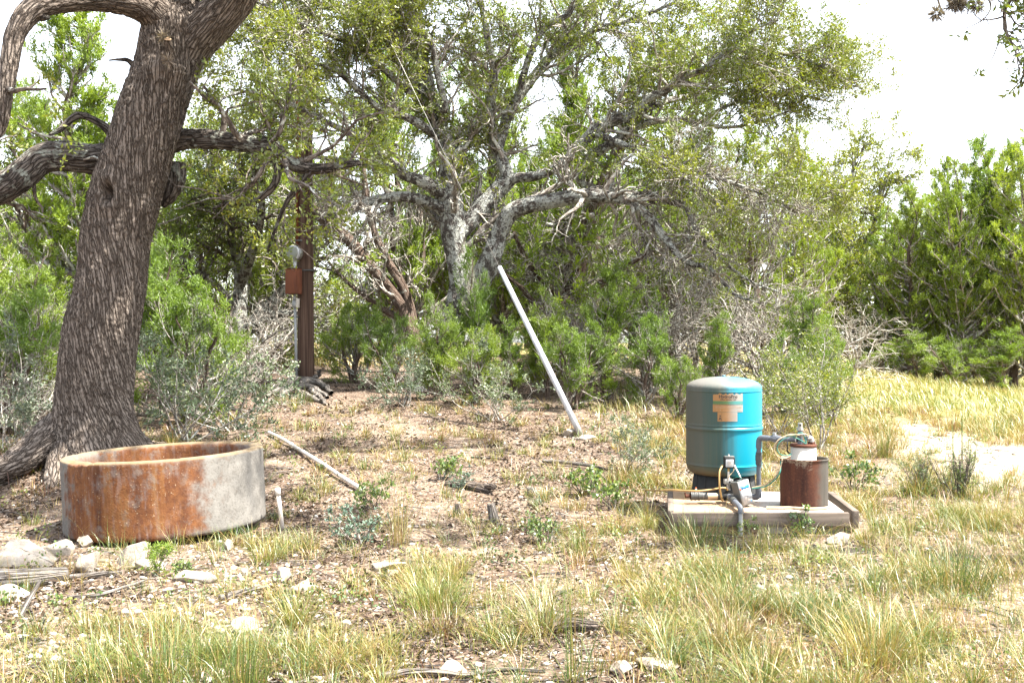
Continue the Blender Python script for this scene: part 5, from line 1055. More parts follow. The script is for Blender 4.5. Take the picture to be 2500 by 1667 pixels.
# ------------------------------------------------------------------ materials of made things
def trough_mat():
    t = NT('rust_stained_concrete'); v = t.coord(); X = t.sep(v)
    streak = t.noise(t.scale(v, (7, 7, 0.55)), 1.0, 6, 0.65); fine = t.noise(t.scale(v, (30, 30, 6)), 1.0, 4, 0.6); spk = t.noise(v, 60, 3, 0.6); med = t.noise(v, 9, 5, 0.65)
    conc = t.ramp(med, [(0.3, (0.115, 0.107, 0.095)), (0.7, (0.175, 0.164, 0.148))])
    conc = t.mix(t.ramp(t.math('ADD', t.math('MULTIPLY', spk, 0.7), t.math('MULTIPLY', med, 0.4)), [(0.44, 0.8), (0.55, 0)]), conc, (0.10, 0.092, 0.083))
    rust = t.ramp(streak, [(0.33, (0.04, 0.018, 0.012)), (0.44, (0.08, 0.030, 0.015)), (0.51, (0.125, 0.047, 0.018)), (0.58, (0.165, 0.074, 0.026)), (0.66, (0.19, 0.135, 0.088))])
    blot = t.noise(v, 5.5, 6, 0.7); rust = t.mix(t.ramp(blot, [(0.42, 0.0), (0.62, 0.85)]), rust, t.ramp(t.noise(v, 26, 5, 0.7), [(0.3, (0.085, 0.032, 0.014)), (0.7, (0.20, 0.085, 0.030))]))
    rust = t.mix(t.ramp(blot, [(0.36, 0.6), (0.46, 0.0)]), rust, (0.16, 0.135, 0.115))
    rust = t.mix(t.ramp(fine, [(0.52, 0), (0.75, 0.5)]), rust, (0.20, 0.15, 0.135))
    rust = t.mix(t.ramp(spk, [(0.66, 0), (0.70, 0.8)]), rust, (0.36, 0.27, 0.18))
    # the stain: widest below the front rim, frayed edges, none on the ends
    e = t.math('ADD', X[0], t.math('MULTIPLY', t.math('SUBTRACT', med, 0.5), 0.55)); e = t.math('ADD', e, t.math('MULTIPLY', t.math('SUBTRACT', streak, 0.5), 0.35))
    m = t.math('MULTIPLY', t.rng(e, -0.63, -0.50), t.rng(e, 0.32, 0.58, True))
    # streaks start a little below the rim
    m = t.math('MULTIPLY', m, t.rng(t.math('ADD', X[2], t.math('MULTIPLY', streak, 0.14)), 0.60, 0.66, True))
    # inner face is stained all round
    rad = t.math('SQRT', t.math('ADD', t.math('MULTIPLY', X[0], X[0]), t.math('MULTIPLY', X[1], X[1])))
    inn = t.ramp(rad, [(0.648, 1), (0.662, 0)]); m = t.math('MAXIMUM', m, t.math('MULTIPLY', inn, t.ramp(t.math('ADD', X[2], t.math('MULTIPLY', fine, 0.12)), [(0.50, 1), (0.60, 0.25)])))
    c = t.mix(m, conc, rust)
    rim = t.math('MULTIPLY', t.ramp(X[2], [(0.545, 0), (0.553, 1)]), t.ramp(med, [(0.35, 0.9), (0.7, 0.3)])); c = t.mix(rim, c, (0.19, 0.135, 0.072))
    h = t.math('ADD', spk, t.math('MULTIPLY', med, 0.6))
    return t.bsdf(c, 0.9, 0, t.bump(h, 0.45, 0.006), 0.2)
def tank_mat():
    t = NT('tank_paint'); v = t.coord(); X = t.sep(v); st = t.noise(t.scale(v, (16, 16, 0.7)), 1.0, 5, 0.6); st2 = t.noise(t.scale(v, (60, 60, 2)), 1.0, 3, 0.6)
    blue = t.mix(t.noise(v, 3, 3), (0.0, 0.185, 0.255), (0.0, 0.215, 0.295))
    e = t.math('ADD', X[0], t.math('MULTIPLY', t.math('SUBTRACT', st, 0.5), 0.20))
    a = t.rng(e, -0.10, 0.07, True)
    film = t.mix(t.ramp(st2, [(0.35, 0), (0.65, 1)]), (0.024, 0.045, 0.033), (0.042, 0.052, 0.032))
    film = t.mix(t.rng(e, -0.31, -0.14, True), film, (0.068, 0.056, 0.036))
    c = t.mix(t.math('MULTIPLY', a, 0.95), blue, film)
    z = t.rng(t.math('ADD', X[2], t.math('MULTIPLY', st2, 0.03)), 0.89, 0.96)
    sheen_film = t.mix(t.math('MULTIPLY', a, 0.9), (0.12, 0.27, 0.38), (0.16, 0.125, 0.10)); c = t.mix(t.math('MULTIPLY', z, 0.62), c, sheen_film)  # pale sheen of the dome put into the colour, brownish film on its left
    c = t.mix(t.math('MULTIPLY', t.rng(X[2], 0.19, 0.28, True), t.math('MULTIPLY', a, 0.6)), c, (0.12, 0.075, 0.03))
    return t.bsdf(c, t.ramp(a, [(0, 0.40), (1, 0.62)]), 0, t.bump(st2, 0.05, 0.002), 0.4)
def label_mat(name, base=(0.27, 0.255, 0.225)):
    t = NT(name); v = t.coord(); X = t.sep(v); n_ = t.noise(t.scale(v, (30, 30, 3)), 1.0, 4)
    e = t.math('ADD', X[0], t.math('MULTIPLY', t.math('SUBTRACT', n_, 0.5), 0.05)); a = t.rng(e, -0.06, 0.045, True)
    return t.bsdf(t.mix(t.math('MULTIPLY', a, 0.95), base, [x * y for x, y in zip(base, (0.95, 0.46, 0.12))]), 0.6)
def rusty_mat(name, bare=True):
    t = NT(name); v = t.coord(); X = t.sep(v); st = t.noise(t.scale(v, (14, 14, 1.6)), 1.0, 5, 0.65); n_ = t.noise(v, 60, 4, 0.7); med = t.noise(v, 14, 5, 0.65)
    c = t.ramp(st, [(0.3, (0.028, 0.010, 0.007)), (0.5, (0.062, 0.020, 0.011)), (0.7, (0.10, 0.034, 0.015))]); c = t.mix(t.ramp(n_, [(0.5, 0), (0.75, 0.6)]), c, (0.135, 0.055, 0.025))
    if bare:
        e = t.math('ADD', X[0], t.math('MULTIPLY', t.math('SUBTRACT', med, 0.5), 0.10)); a = t.rng(e, 0.02, 0.11)
        c = t.mix(a, c, t.ramp(st, [(0.3, (0.04, 0.035, 0.028)), (0.7, (0.075, 0.065, 0.053))]))
        sc_ = t.math('MULTIPLY', t.ramp(t.math('ADD', X[2], t.math('MULTIPLY', med, 0.16)), [(0.40, 0), (0.43, 1)]), t.math('MULTIPLY', t.ramp(X[0], [(0.0, 1), (0.02, 0)]), t.ramp(n_, [(0.45, 0), (0.55, 1)])))
        c = t.mix(t.math('MULTIPLY', sc_, 0.8), c, (0.28, 0.22, 0.16))
    return t.bsdf(c, 0.85, 0, t.bump(n_, 0.35, 0.004), 0.3)
def plank_mat(name, a_, b_, sc=(1.2, 26, 26)):
    t = NT(name); b = t.attr('bk', True); g = t.noise(t.scale(b, sc), 1.0, 6, 0.6, 0.6); n_ = t.noise(b, 5, 4)
    c = t.mix(t.ramp(g, [(0.3, 0), (0.7, 1)]), a_, b_); c = t.mix(t.ramp(n_, [(0.55, 0), (0.75, 0.5)]), c, [x * 0.55 for x in a_])
    return t.bsdf(c, 0.9, 0, t.bump(g, 0.5, 0.004), 0.2)
def pole_mat():
    t = NT('pole_wood'); b = t.attr('bk', True); g = t.noise(t.scale(b, (34, 34, 0.7)), 1.0, 6, 0.65, 0.4); n_ = t.noise(t.scale(b, (6, 6, 1.2)), 1.0, 4)
    c = t.ramp(g, [(0.3, (0.03, 0.017, 0.012)), (0.5, (0.08, 0.047, 0.033)), (0.72, (0.14, 0.092, 0.068))]); c = t.mix(t.ramp(n_, [(0.5, 0), (0.75, 0.5)]), c, (0.035, 0.02, 0.014))
    return t.bsdf(c, 0.85, 0, t.bump(g, 0.6, 0.006), 0.25)
def galv_mat():
    t = NT('galvanised'); v = t.coord(); c = t.ramp(t.voro(v, 26, 'F1', 'Color'), [(0.1, (0.40, 0.42, 0.45)), (0.9, (0.54, 0.56, 0.59))]); c = t.mix(t.ramp(t.noise(v, 8, 5, 0.7), [(0.45, 0), (0.75, 0.6)]), c, (0.25, 0.24, 0.23)); c = t.mix(t.math('MULTIPLY', t.rng(t.math('ADD', t.sep(v)[2], t.math('MULTIPLY', t.noise(v, 20, 4), 0.25)), 0.1, 0.38, True), 0.7), c, (0.22, 0.16, 0.11))
    return t.bsdf(c, 0.5, 0.2)
MAT['trough'] = trough_mat(); MAT['tank'] = tank_mat(); MAT['label'] = label_mat('label_paper'); MAT['label_green'] = label_mat('label_band', (0.06, 0.22, 0.20))
MAT['print'] = simple('label_print', (0.05, 0.035, 0.025), 0.7, 0, 0.3, 60); MAT['faint_print'] = simple('faint_print', (0.30, 0.20, 0.12), 0.7, 0, 0.3, 60)
MAT['rust_casing'] = rusty_mat('rusty_steel'); MAT['rust'] = rusty_mat('rust', False)
t = NT('rusty_box'); v_ = t.coord(); MAT['rust_box'] = t.bsdf(t.ramp(t.noise(t.scale(v_, (8, 8, 2)), 1.0, 5), [(0.3, (0.09, 0.026, 0.011)), (0.7, (0.17, 0.05, 0.019))]), 0.8, 0, t.bump(t.noise(v_, 80, 3), 0.2, 0.003))
MAT['black'] = simple('black_plastic', (0.006, 0.0065, 0.006), 0.8, 0, 0.4, 20); MAT['grey_pvc'] = simple('grey_pvc', (0.085, 0.093, 0.11), 0.45, 0, 0.15, 18); MAT['dark_pvc'] = simple('dark_pvc', (0.05, 0.052, 0.05), 0.55, 0, 0.3, 18)
MAT['white_pvc'] = simple('white_pvc', (0.58, 0.53, 0.47), 0.5, 0, 0.12, 9); MAT['cream_pvc'] = simple('cream_pvc', (0.42, 0.31, 0.20), 0.55, 0, 0.15, 14); MAT['white_paint'] = simple('white_paint', (0.44, 0.40, 0.345), 0.6, 0, 0.16, 16, 0.2)
MAT['pole'] = pole_mat(); MAT['galv'] = galv_mat(); MAT['steel'] = simple('dull_steel', (0.33, 0.32, 0.30), 0.45, 0.5, 0.25, 30); MAT['brass'] = simple('brass', (0.36, 0.27, 0.12), 0.4, 0.7, 0.25, 30)
MAT['timber'] = plank_mat('weathered_timber', (0.075, 0.058, 0.046), (0.175, 0.143, 0.118)); MAT['dark_timber'] = plank_mat('dark_timber', (0.07, 0.055, 0.045), (0.20, 0.165, 0.135))
t = NT('platform_concrete'); v_ = t.coord(); X_ = t.sep(v_); n1 = t.noise(v_, 6, 6, 0.65); e_ = t.math('ADD', X_[0], t.math('MULTIPLY', t.math('SUBTRACT', n1, 0.5), 0.5)); mr = t.rng(e_, -0.25, 0.10, True)
MAT['slab'] = t.bsdf(t.mix(t.math('MULTIPLY', mr, 0.85), t.ramp(n1, [(0.3, (0.30, 0.26, 0.225)), (0.7, (0.42, 0.375, 0.33))]), t.ramp(n1, [(0.3, (0.25, 0.145, 0.07)), (0.7, (0.36, 0.235, 0.13))])), 0.9, 0, t.bump(t.noise(v_, 40, 4), 0.3, 0.004), 0.2)
MAT['yellow_cable'] = simple('yellow_cable', (0.30, 0.185, 0.065), 0.5, 0, 0.15, 12); MAT['green_wire'] = simple('green_wire', (0.015, 0.13, 0.10), 0.5, 0, 0.2, 20); MAT['white_wire'] = simple('white_wire', (0.42, 0.39, 0.34), 0.5, 0, 0.15, 20); MAT['tan_wire'] = simple('tan_wire', (0.28, 0.21, 0.125), 0.5, 0, 0.15, 20)
MAT['grey_paint'] = simple('grey_enamel', (0.075, 0.076, 0.072), 0.45, 0.1, 0.12, 18); MAT['light_grey'] = simple('light_grey_enamel', (0.25, 0.255, 0.255), 0.45, 0, 0.08, 12); MAT['blue_print'] = simple('blue_print', (0.02, 0.16, 0.42), 0.5, 0, 0.1, 30); MAT['orange_print'] = simple('orange_print', (0.45, 0.10, 0.03), 0.5, 0, 0.1, 30)
MAT['meter_face'] = simple('meter_cover', (0.20, 0.21, 0.18), 0.4, 0.1, 0.12, 10); MAT['dirt'] = simple('damp_dirt', (0.075, 0.042, 0.024), 0.95, 0, 0.4, 9, 0.5); MAT['white_card'] = simple('white_card', (0.34, 0.35, 0.36), 0.4, 0, 0.05, 20)

# ------------------------------------------------------------------ concrete trough
def build_trough():
    root = thing('concrete_trough', 'round concrete trough ring with orange rust stains standing before the leaning oak', 'trough', (-2.68, 7.75, 0.035), (0, math.radians(-2.5), 0))
    Ro, Ri, H = 0.745, 0.642, 0.562
    z = np.linspace(0, H - 0.012, 30); prof = [(Ro - 0.01, 0.0)] + [(Ro, k) for k in z[1:]] + [(Ro - 0.003, H - 0.004), (Ro - 0.012, H), (Ro - 0.05, H + 0.003), (Ri + 0.03, H + 0.002), (Ri + 0.01, H - 0.006), (Ri, H - 0.02)] + [(Ri - 0.004, k) for k in np.linspace(H - 0.04, 0.02, 20)] + [(Ri, 0.0)]
    mb = MB(); lathe(mb, prof, S=300, closed=True); V = mb.V[0]; th = np.arctan2(V[:, 1], V[:, 0]); r = np.hypot(V[:, 0], V[:, 1])
    q_ = np.stack([np.cos(th) * 3, np.sin(th) * 3, V[:, 2] * 5], 1); d = 0.012 * (fbm(q_, 3, 2) - 0.44) + 0.004 * (fbm(q_ * 8, 2, 4) - 0.4)
    V[:, 0] += np.cos(th) * d; V[:, 1] += np.sin(th) * d
    edge = sstep(H - 0.05, H, V[:, 2]); V[:, 2] -= edge * (0.016 * sstep(0.5, 0.75, fbm(np.stack([np.cos(th) * 9, np.sin(th) * 9, r * 14], 1), 3, 6)))
    chip = np.exp(-((V[:, 0] + 0.43) / 0.09) ** 2) * (V[:, 1] < 0) * sstep(Ri + 0.03, Ro, r); V[:, 2] -= chip * edge * 0.022 * (0.5 + fbm(V * 40, 2, 3)); V[:, 1] += chip * sstep(H - 0.09, H - 0.02, V[:, 2]) * 0.018
    mb.bk = [V]; obj('wall', mb.mesh('wall', True), MAT['trough'], root)
    mb = MB(); rr = np.concatenate([[0.001], np.linspace(0.05, 0.65, 12)]); lathe(mb, [(r_, 0.20) for r_ in rr[::-1]], S=64); V = mb.V[0]; V[:, 2] += 0.05 * (fbm(V * A(4, 4, 0), 3, 3) - 0.4); obj('dirt_fill', mb.mesh('dirt_fill', True), MAT['dirt'], root)
build_trough()

# ------------------------------------------------------------------ pump platform
ZP = 0.17; PADC = A(1.95, 8.0, 0.0)
def build_platform():
    root = thing('pump_platform', 'low concrete platform framed in weathered timber carrying tank and well casing', 'platform', PADC)
    poly = [(1.215, 7.51), (2.505, 7.51), (2.60, 8.42), (1.385, 8.60)]; poly = [(x - PADC[0], y - PADC[1]) for x, y in poly]
    mb = MB(); prism(mb, poly, -0.05, ZP, 0.008); obj('slab', mb.mesh('slab'), MAT['slab'], root)
    def board(name, p0, p1, h0, h1, th, mat='timber'):
        p0 = A(*p0) - PADC[:2]; p1 = A(*p1) - PADC[:2]; d = p1 - p0; L = np.linalg.norm(d); a = math.atan2(d[1], d[0]); mb = MB()
        M = np.array([[math.cos(a), -math.sin(a), 0], [math.sin(a), math.cos(a), 0], [0, 0, 1]]); c = (p0 + p1) / 2
        box(mb, (c[0], c[1], (h0 + h1) / 2), (L, th, h1 - h0), M, 0.004); return obj(name, mb.mesh(name), MAT[mat], root)
    board('front_board', (1.20, 7.485), (2.53, 7.485), 0.065, ZP - 0.004, 0.045)
    board('left_board', (1.20, 7.52), (1.368, 8.62), 0.03, ZP + 0.004, 0.045, 'timber')
    board('back_board', (1.40, 8.632), (2.64, 8.455), 0.0, ZP - 0.002, 0.045, 'dark_timber')
    board('right_board', (2.585, 7.49), (2.70, 8.46), 0.045, ZP + 0.008, 0.05, 'timber')
    board('support_block', (2.30, 7.54), (2.50, 7.54), -0.05, 0.062, 0.07, 'dark_timber')
    board('support_block', (2.56, 7.54), (2.585, 7.70), -0.05, 0.042, 0.07, 'dark_timber')
build_platform()

# ------------------------------------------------------------------ pressure tank
TC = A(1.765, 8.3, ZP)
def text_mesh(s, size, x0, z0, R, align='CENTER', bold=0.0, lift=0.0035):
    cu = bpy.data.curves.new('txt', 'FONT'); cu.body = s; cu.size = size; cu.align_x = align; cu.offset = bold; cu.resolution_u = 3
    o = bpy.data.objects.new('txt', cu); COL.objects.link(o); dg = bpy.context.evaluated_depsgraph_get(); me = bpy.data.meshes.new_from_object(o.evaluated_get(dg)); bpy.data.objects.remove(o); bpy.data.curves.remove(cu)
    n_ = len(me.vertices); co = np.empty(n_ * 3, np.float32); me.vertices.foreach_get('co', co); co = co.reshape(-1, 3)
    if R: a = (x0 + co[:, 0]) / R; V = np.stack([np.sin(a) * (R + lift), -np.cos(a) * (R + lift), z0 + co[:, 1]], 1)
    else: V = np.stack([x0 + co[:, 0], co[:, 0] * 0 - lift, z0 + co[:, 1]], 1)
    me.vertices.foreach_set('co', V.astype(np.float32).ravel()); me.update(); return me
def curved_patch(x0, x1, z0, z1, R, lift, nx_=24, nz=6, torn=0.0, seed=0):
    u = np.linspace(x0, x1, nx_); w = np.linspace(0, 1, nz); top = z1 - torn * sstep(0.45, 0.6, vnoise(np.stack([u * 60, 0 * u, 0 * u + seed], 1), seed)) - torn * 0.4 * vnoise(np.stack([u * 200, 0 * u, 0 * u], 1), seed)
    a = u / R; V = np.stack([np.sin(a)[None] * (R + lift) + 0 * w[:, None], -np.cos(a)[None] * (R + lift) + 0 * w[:, None], z0 + (top[None] - z0) * w[:, None]], -1).reshape(-1, 3)
    k = np.arange(nz - 1)[:, None] * nx_; j = np.arange(nx_ - 1)[None]; Q = np.stack([k + j, k + j + 1, k + nx_ + j + 1, k + nx_ + j], -1).reshape(-1, 4); mb = MB(); mb.add(V, Q); return mb
def build_tank():
    root = thing('pressure_tank', 'bright blue water pressure tank with brown mineral film on its left half', 'water tank', TC); R = 0.31
    z = lambda a: a - ZP
    prof = [(0.235, z(0.352)), (0.262, z(0.358)), (0.284, z(0.372)), (0.299, z(0.394)), (0.307, z(0.42)), (R, z(0.436)), (R + .0025, z(0.4385)), (R, z(0.441))]
    prof += [(R, k) for k in np.linspace(z(0.46), z(0.715), 10)] + [(R + .002, z(.724)), (R + .008, z(.731)), (R + .0095, z(.739)), (R + .007, z(.747)), (R + .001, z(.753)), (R - .002, z(.757)), (R, z(0.763)), (R + .0025, z(.766)), (R, z(.769))]
    prof += [(R, k) for k in np.linspace(z(0.785), z(1.03), 10)] + [(R, z(1.041)), (R + .003, z(1.044)), (R, z(1.047)), (R - .001, z(1.055))]
    prof += [(R * math.sin(a) ** 0.92 if a > 0.01 else 0.0005, z(1.062) + 0.0955 * math.cos(a) ** 0.9) for a in np.linspace(1.50, 0.0, 22)]
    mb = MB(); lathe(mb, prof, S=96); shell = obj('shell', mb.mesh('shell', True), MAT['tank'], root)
    mb = MB(); lathe(mb, [(0.0001, z(1.172)), (0.012, z(1.172)), (0.013, z(1.168)), (0.013, z(1.150))][::-1], S=16); obj('top_plug', mb.mesh('top_plug', True), MAT['tank'], shell)
    mb = MB(); lathe(mb, [(0.010, z(1.09)), (0.010, z(1.117)), (0.0001, z(1.12))], (0.215, 0.13, 0), S=14); obj('air_valve', mb.mesh('air_valve', True), MAT['dark_pvc'], shell)
    mb = MB(); lathe(mb, [(0.270, 0.0), (0.268, 0.012), (0.245, z(0.36)), (0.19, z(0.36)), (0.2, 0.0)], S=48, closed=True); st = obj('stand', mb.mesh('stand', False), MAT['black'], root)
    for a in np.arange(-2.8, 0.2, 0.40):
        mb = MB(); one_tube(mb, [(0.268 * math.cos(a), 0.268 * math.sin(a), 0.01), (0.247 * math.cos(a), 0.247 * math.sin(a), z(0.352))], 0.006, 6); obj('rib', mb.mesh('rib'), MAT['black'], st)
    # paper labels on the shell
    L1 = obj('brand_label', curved_patch(-0.150, 0.090, z(0.943), z(1.036), R, 0.0015, 60, 8, 0.010, 2).mesh('brand_label'), MAT['label'], root)
    obj('colour_band', curved_patch(-0.150, 0.090, z(0.946), z(0.972), R, 0.0026, 40, 3).mesh('colour_band'), MAT['label_green'], L1)
    obj('lettering', text_mesh('HydroPro', 0.036, -0.030, z(0.996), R, 'CENTER', 0.0012), MAT['print'], L1)
    obj('lettering', text_mesh('Water Systems Tank', 0.0150, -0.030, z(0.9795), R, 'CENTER', 0.0004), MAT['print'], L1)
    L2 = obj('data_label', curved_patch(-0.152, 0.091, z(0.884), z(0.941), R, 0.0015, 40, 4).mesh('data_label'), MAT['label'], root)
    for k, (x0, x1, zz) in enumerate([(-.135, -.10, .932), (-.09, -.02, .932), (0, .04, .932), (-.13, .08, .922), (-.13, .08, .915), (-.125, -.11, .897), (-.095, -.085, .897), (-.07, -.035, .896), (.02, .03, .898), (.04, .075, .896)]):
        obj('print_line', curved_patch(x0, x1, z(zz), z(zz + .0022), R, 0.0028, 12, 2).mesh('print_line'), MAT['faint_print'], L2)
    L3 = obj('warning_label', curved_patch(-0.114, 0.044, z(0.808), z(0.882), R, 0.0015, 30, 4).mesh('warning_label'), MAT['label'], root)
    for zz in (.872, .862, .852, .842, .832, .820): obj('print_line', curved_patch(-0.075, 0.038, z(zz), z(zz + .0016), R, 0.0028, 14, 2).mesh('print_line'), MAT['faint_print'], L3)
    obj('divider', curved_patch(-0.081, -0.0795, z(.810), z(.880), R, 0.0028, 2, 2).mesh('divider'), MAT['print'], L3)
    obj('pictogram', curved_patch(-0.098, -0.088, z(.848), z(.858), R, 0.0028, 4, 2).mesh('pictogram'), MAT['print'], L3)
    obj('pictogram', text_mesh('A', 0.034, -0.093, z(0.820), R, 'CENTER', 0.001), MAT['print'], L3)
build_tank()

# ------------------------------------------------------------------ pipes and fittings
def sweep(mb, pts, r, S=14, corner=0.0, n=6):
    """pipe through straight runs with rounded corners"""
    pts = [A(*p) for p in pts]; out = [pts[0]]
    for i in range(1, len(pts) - 1):
        a, b_, c = pts[i - 1], pts[i], pts[i + 1]; u = norm(a - b_); w = norm(c - b_)
        for t_ in np.linspace(0, 1, n): out.append((1 - t_) ** 2 * (b_ + u * corner) + 2 * t_ * (1 - t_) * b_ + t_ ** 2 * (b_ + w * corner))
    out.append(pts[-1]); return one_tube(mb, out, r, S)
def cyl(mb, p0, p1, r, S=16): return one_tube(mb, [p0, p1], r, S)
def part(name, mb, mat, parent, smooth=True):
    me = mb.mesh(name, smooth); o = obj(name, me, MAT[mat], parent); o.location = -A(*parent.matrix_basis.translation) if parent.type == 'EMPTY' else (0, 0, 0)
    if smooth:
        try: me.set_sharp_from_angle(angle=math.radians(40))
        except Exception: pass
    return o
DC = A(2.272, 7.75, ZP)
def build_well():
    root = thing('steel_casing', 'rusty open steel casing ring standing on the platform round the well', 'well casing', DC)
    prof = [(0.181, 0.0)] + [(0.181, k) for k in np.linspace(0.03, 0.362, 14)] + [(0.186, 0.368), (0.187, 0.374), (0.183, 0.378), (0.175, 0.376)] + [(0.172, k) for k in np.linspace(0.36, 0.0, 6)]
    mb = MB(); lathe(mb, prof, S=72, closed=True); V = mb.V[0]; V[:, :2] *= (1 + 0.02 * (fbm(V * A(6, 6, 3), 2, 5) - 0.44))[:, None]; V[:, 2] += 0.006 * (V[:, 2] > 0.35) * (fbm(V * A(14, 14, 0), 2, 7) - 0.5); obj('ring', mb.mesh('ring', True), MAT['rust_casing'], root)
    c = A(2.268, 7.75, ZP); w = thing('well_head', 'white painted well pipe with rusty cap and grey fittings inside the rusty casing', 'well head', c)
    mb = MB(); lathe(mb, [(0.096, 0.0), (0.096, 0.462), (0.0005, 0.464)], S=48); obj('well_pipe', mb.mesh('well_pipe', True), MAT['white_paint'], w)
    mb = MB(); lathe(mb, [(0.0005, 0.464), (0.101, 0.464), (0.102, 0.468), (0.102, 0.480), (0.099, 0.484), (0.0005, 0.485)], S=48); cap = obj('cap', mb.mesh('cap', False), MAT['rust'], w)
    x0 = A(2.240, 7.74, 0)
    mb = MB(); cyl(mb, x0 + A(0, 0, .654), x0 + A(0, 0, .745), 0.021); cyl(mb, x0 + A(0, 0, .745), x0 + A(0, 0, .762), 0.017); part('riser', mb, 'grey_pvc', w)
    mb = MB(); cyl(mb, x0 + A(0, 0, .760), x0 + A(0, 0, .778), 0.026, 6); cyl(mb, x0 + A(0, 0, .778), x0 + A(0, 0, .818), 0.018); part('tee_fitting', mb, 'steel', w)
    mb = MB(); cyl(mb, x0 + A(-.004, -.020, .800), x0 + A(-.004, -.012, .800), 0.008); part('opening', mb, 'black', w)
    mb = MB(); sweep(mb, [(2.325, 7.73, .654), (2.325, 7.73, .705), (2.285, 7.72, .700)], 0.020, 12, 0.022); part('cable_elbow', mb, 'steel', w)
    mb = MB(); cyl(mb, (2.325, 7.73, .652), (2.325, 7.73, .672), 0.028, 6); part('elbow_nut', mb, 'rust', w)
    # supply pipe between well and tank
    p = thing('supply_pipe', 'grey plastic pipe with elbows running from the well head down to the tank', 'pipe', (1.969, 7.95, ZP))
    B0 = A(1.969, 7.95, 0); T_ = A(1.969, 7.94, .684); E_ = A(2.220, 7.745, .684)
    mb = MB(); sweep(mb, [(1.905, 8.02, .205), (1.960, 7.96, .205), (1.969, 7.95, .235), (1.969, 7.95, .27)], 0.024, 14, 0.02); part('lower_elbow', mb, 'grey_pvc', p)
    mb = MB(); cyl(mb, (1.969, 7.95, .25), (1.969, 7.945, .63), 0.0185); part('vertical_pipe', mb, 'grey_pvc', p)
    mb = MB(); cyl(mb, (1.969, 7.95, .205), (1.969, 7.95, .268), 0.0235); part('socket', mb, 'grey_pvc', p)
    mb = MB(); cyl(mb, (1.969, 7.948, .465), (1.969, 7.947, .498), 0.0245); cyl(mb, (1.969, 7.947, .50), (1.969, 7.946, .545), 0.027); cyl(mb, (1.969, 7.946, .545), (1.969, 7.945, .568), 0.0245); part('check_valve', mb, 'dark_pvc', p)
    mb = MB(); d = norm(E_ - T_); sweep(mb, [(1.969, 7.945, .60), T_, T_ + d * .085], 0.0235, 14, 0.04, 8); part('upper_elbow', mb, 'grey_pvc', p)
    mb = MB(); cyl(mb, T_ + d * .06, E_, 0.0185); part('horizontal_pipe', mb, 'grey_pvc', p)
    mb = MB(); cyl(mb, T_ + d * .105, T_ + d * .125, 0.026); cyl(mb, T_ + d * .125, T_ + d * .155, 0.032, 8); cyl(mb, T_ + d * .155, T_ + d * .18, 0.025); part('union_nut', mb, 'grey_pvc', p)
    mb = MB(); cyl(mb, T_ + d * .13 + A(0, 0, .02), T_ + d * .13 + A(0, 0, .048), 0.015, 6); part('union_lug', mb, 'light_grey', p)
    mb = MB(); cyl(mb, E_ - d * .012, E_ - d * .004, 0.0205); part('joint_ring', mb, 'white_pvc', p)
build_well()
MC = A(1.705, 7.86, ZP)
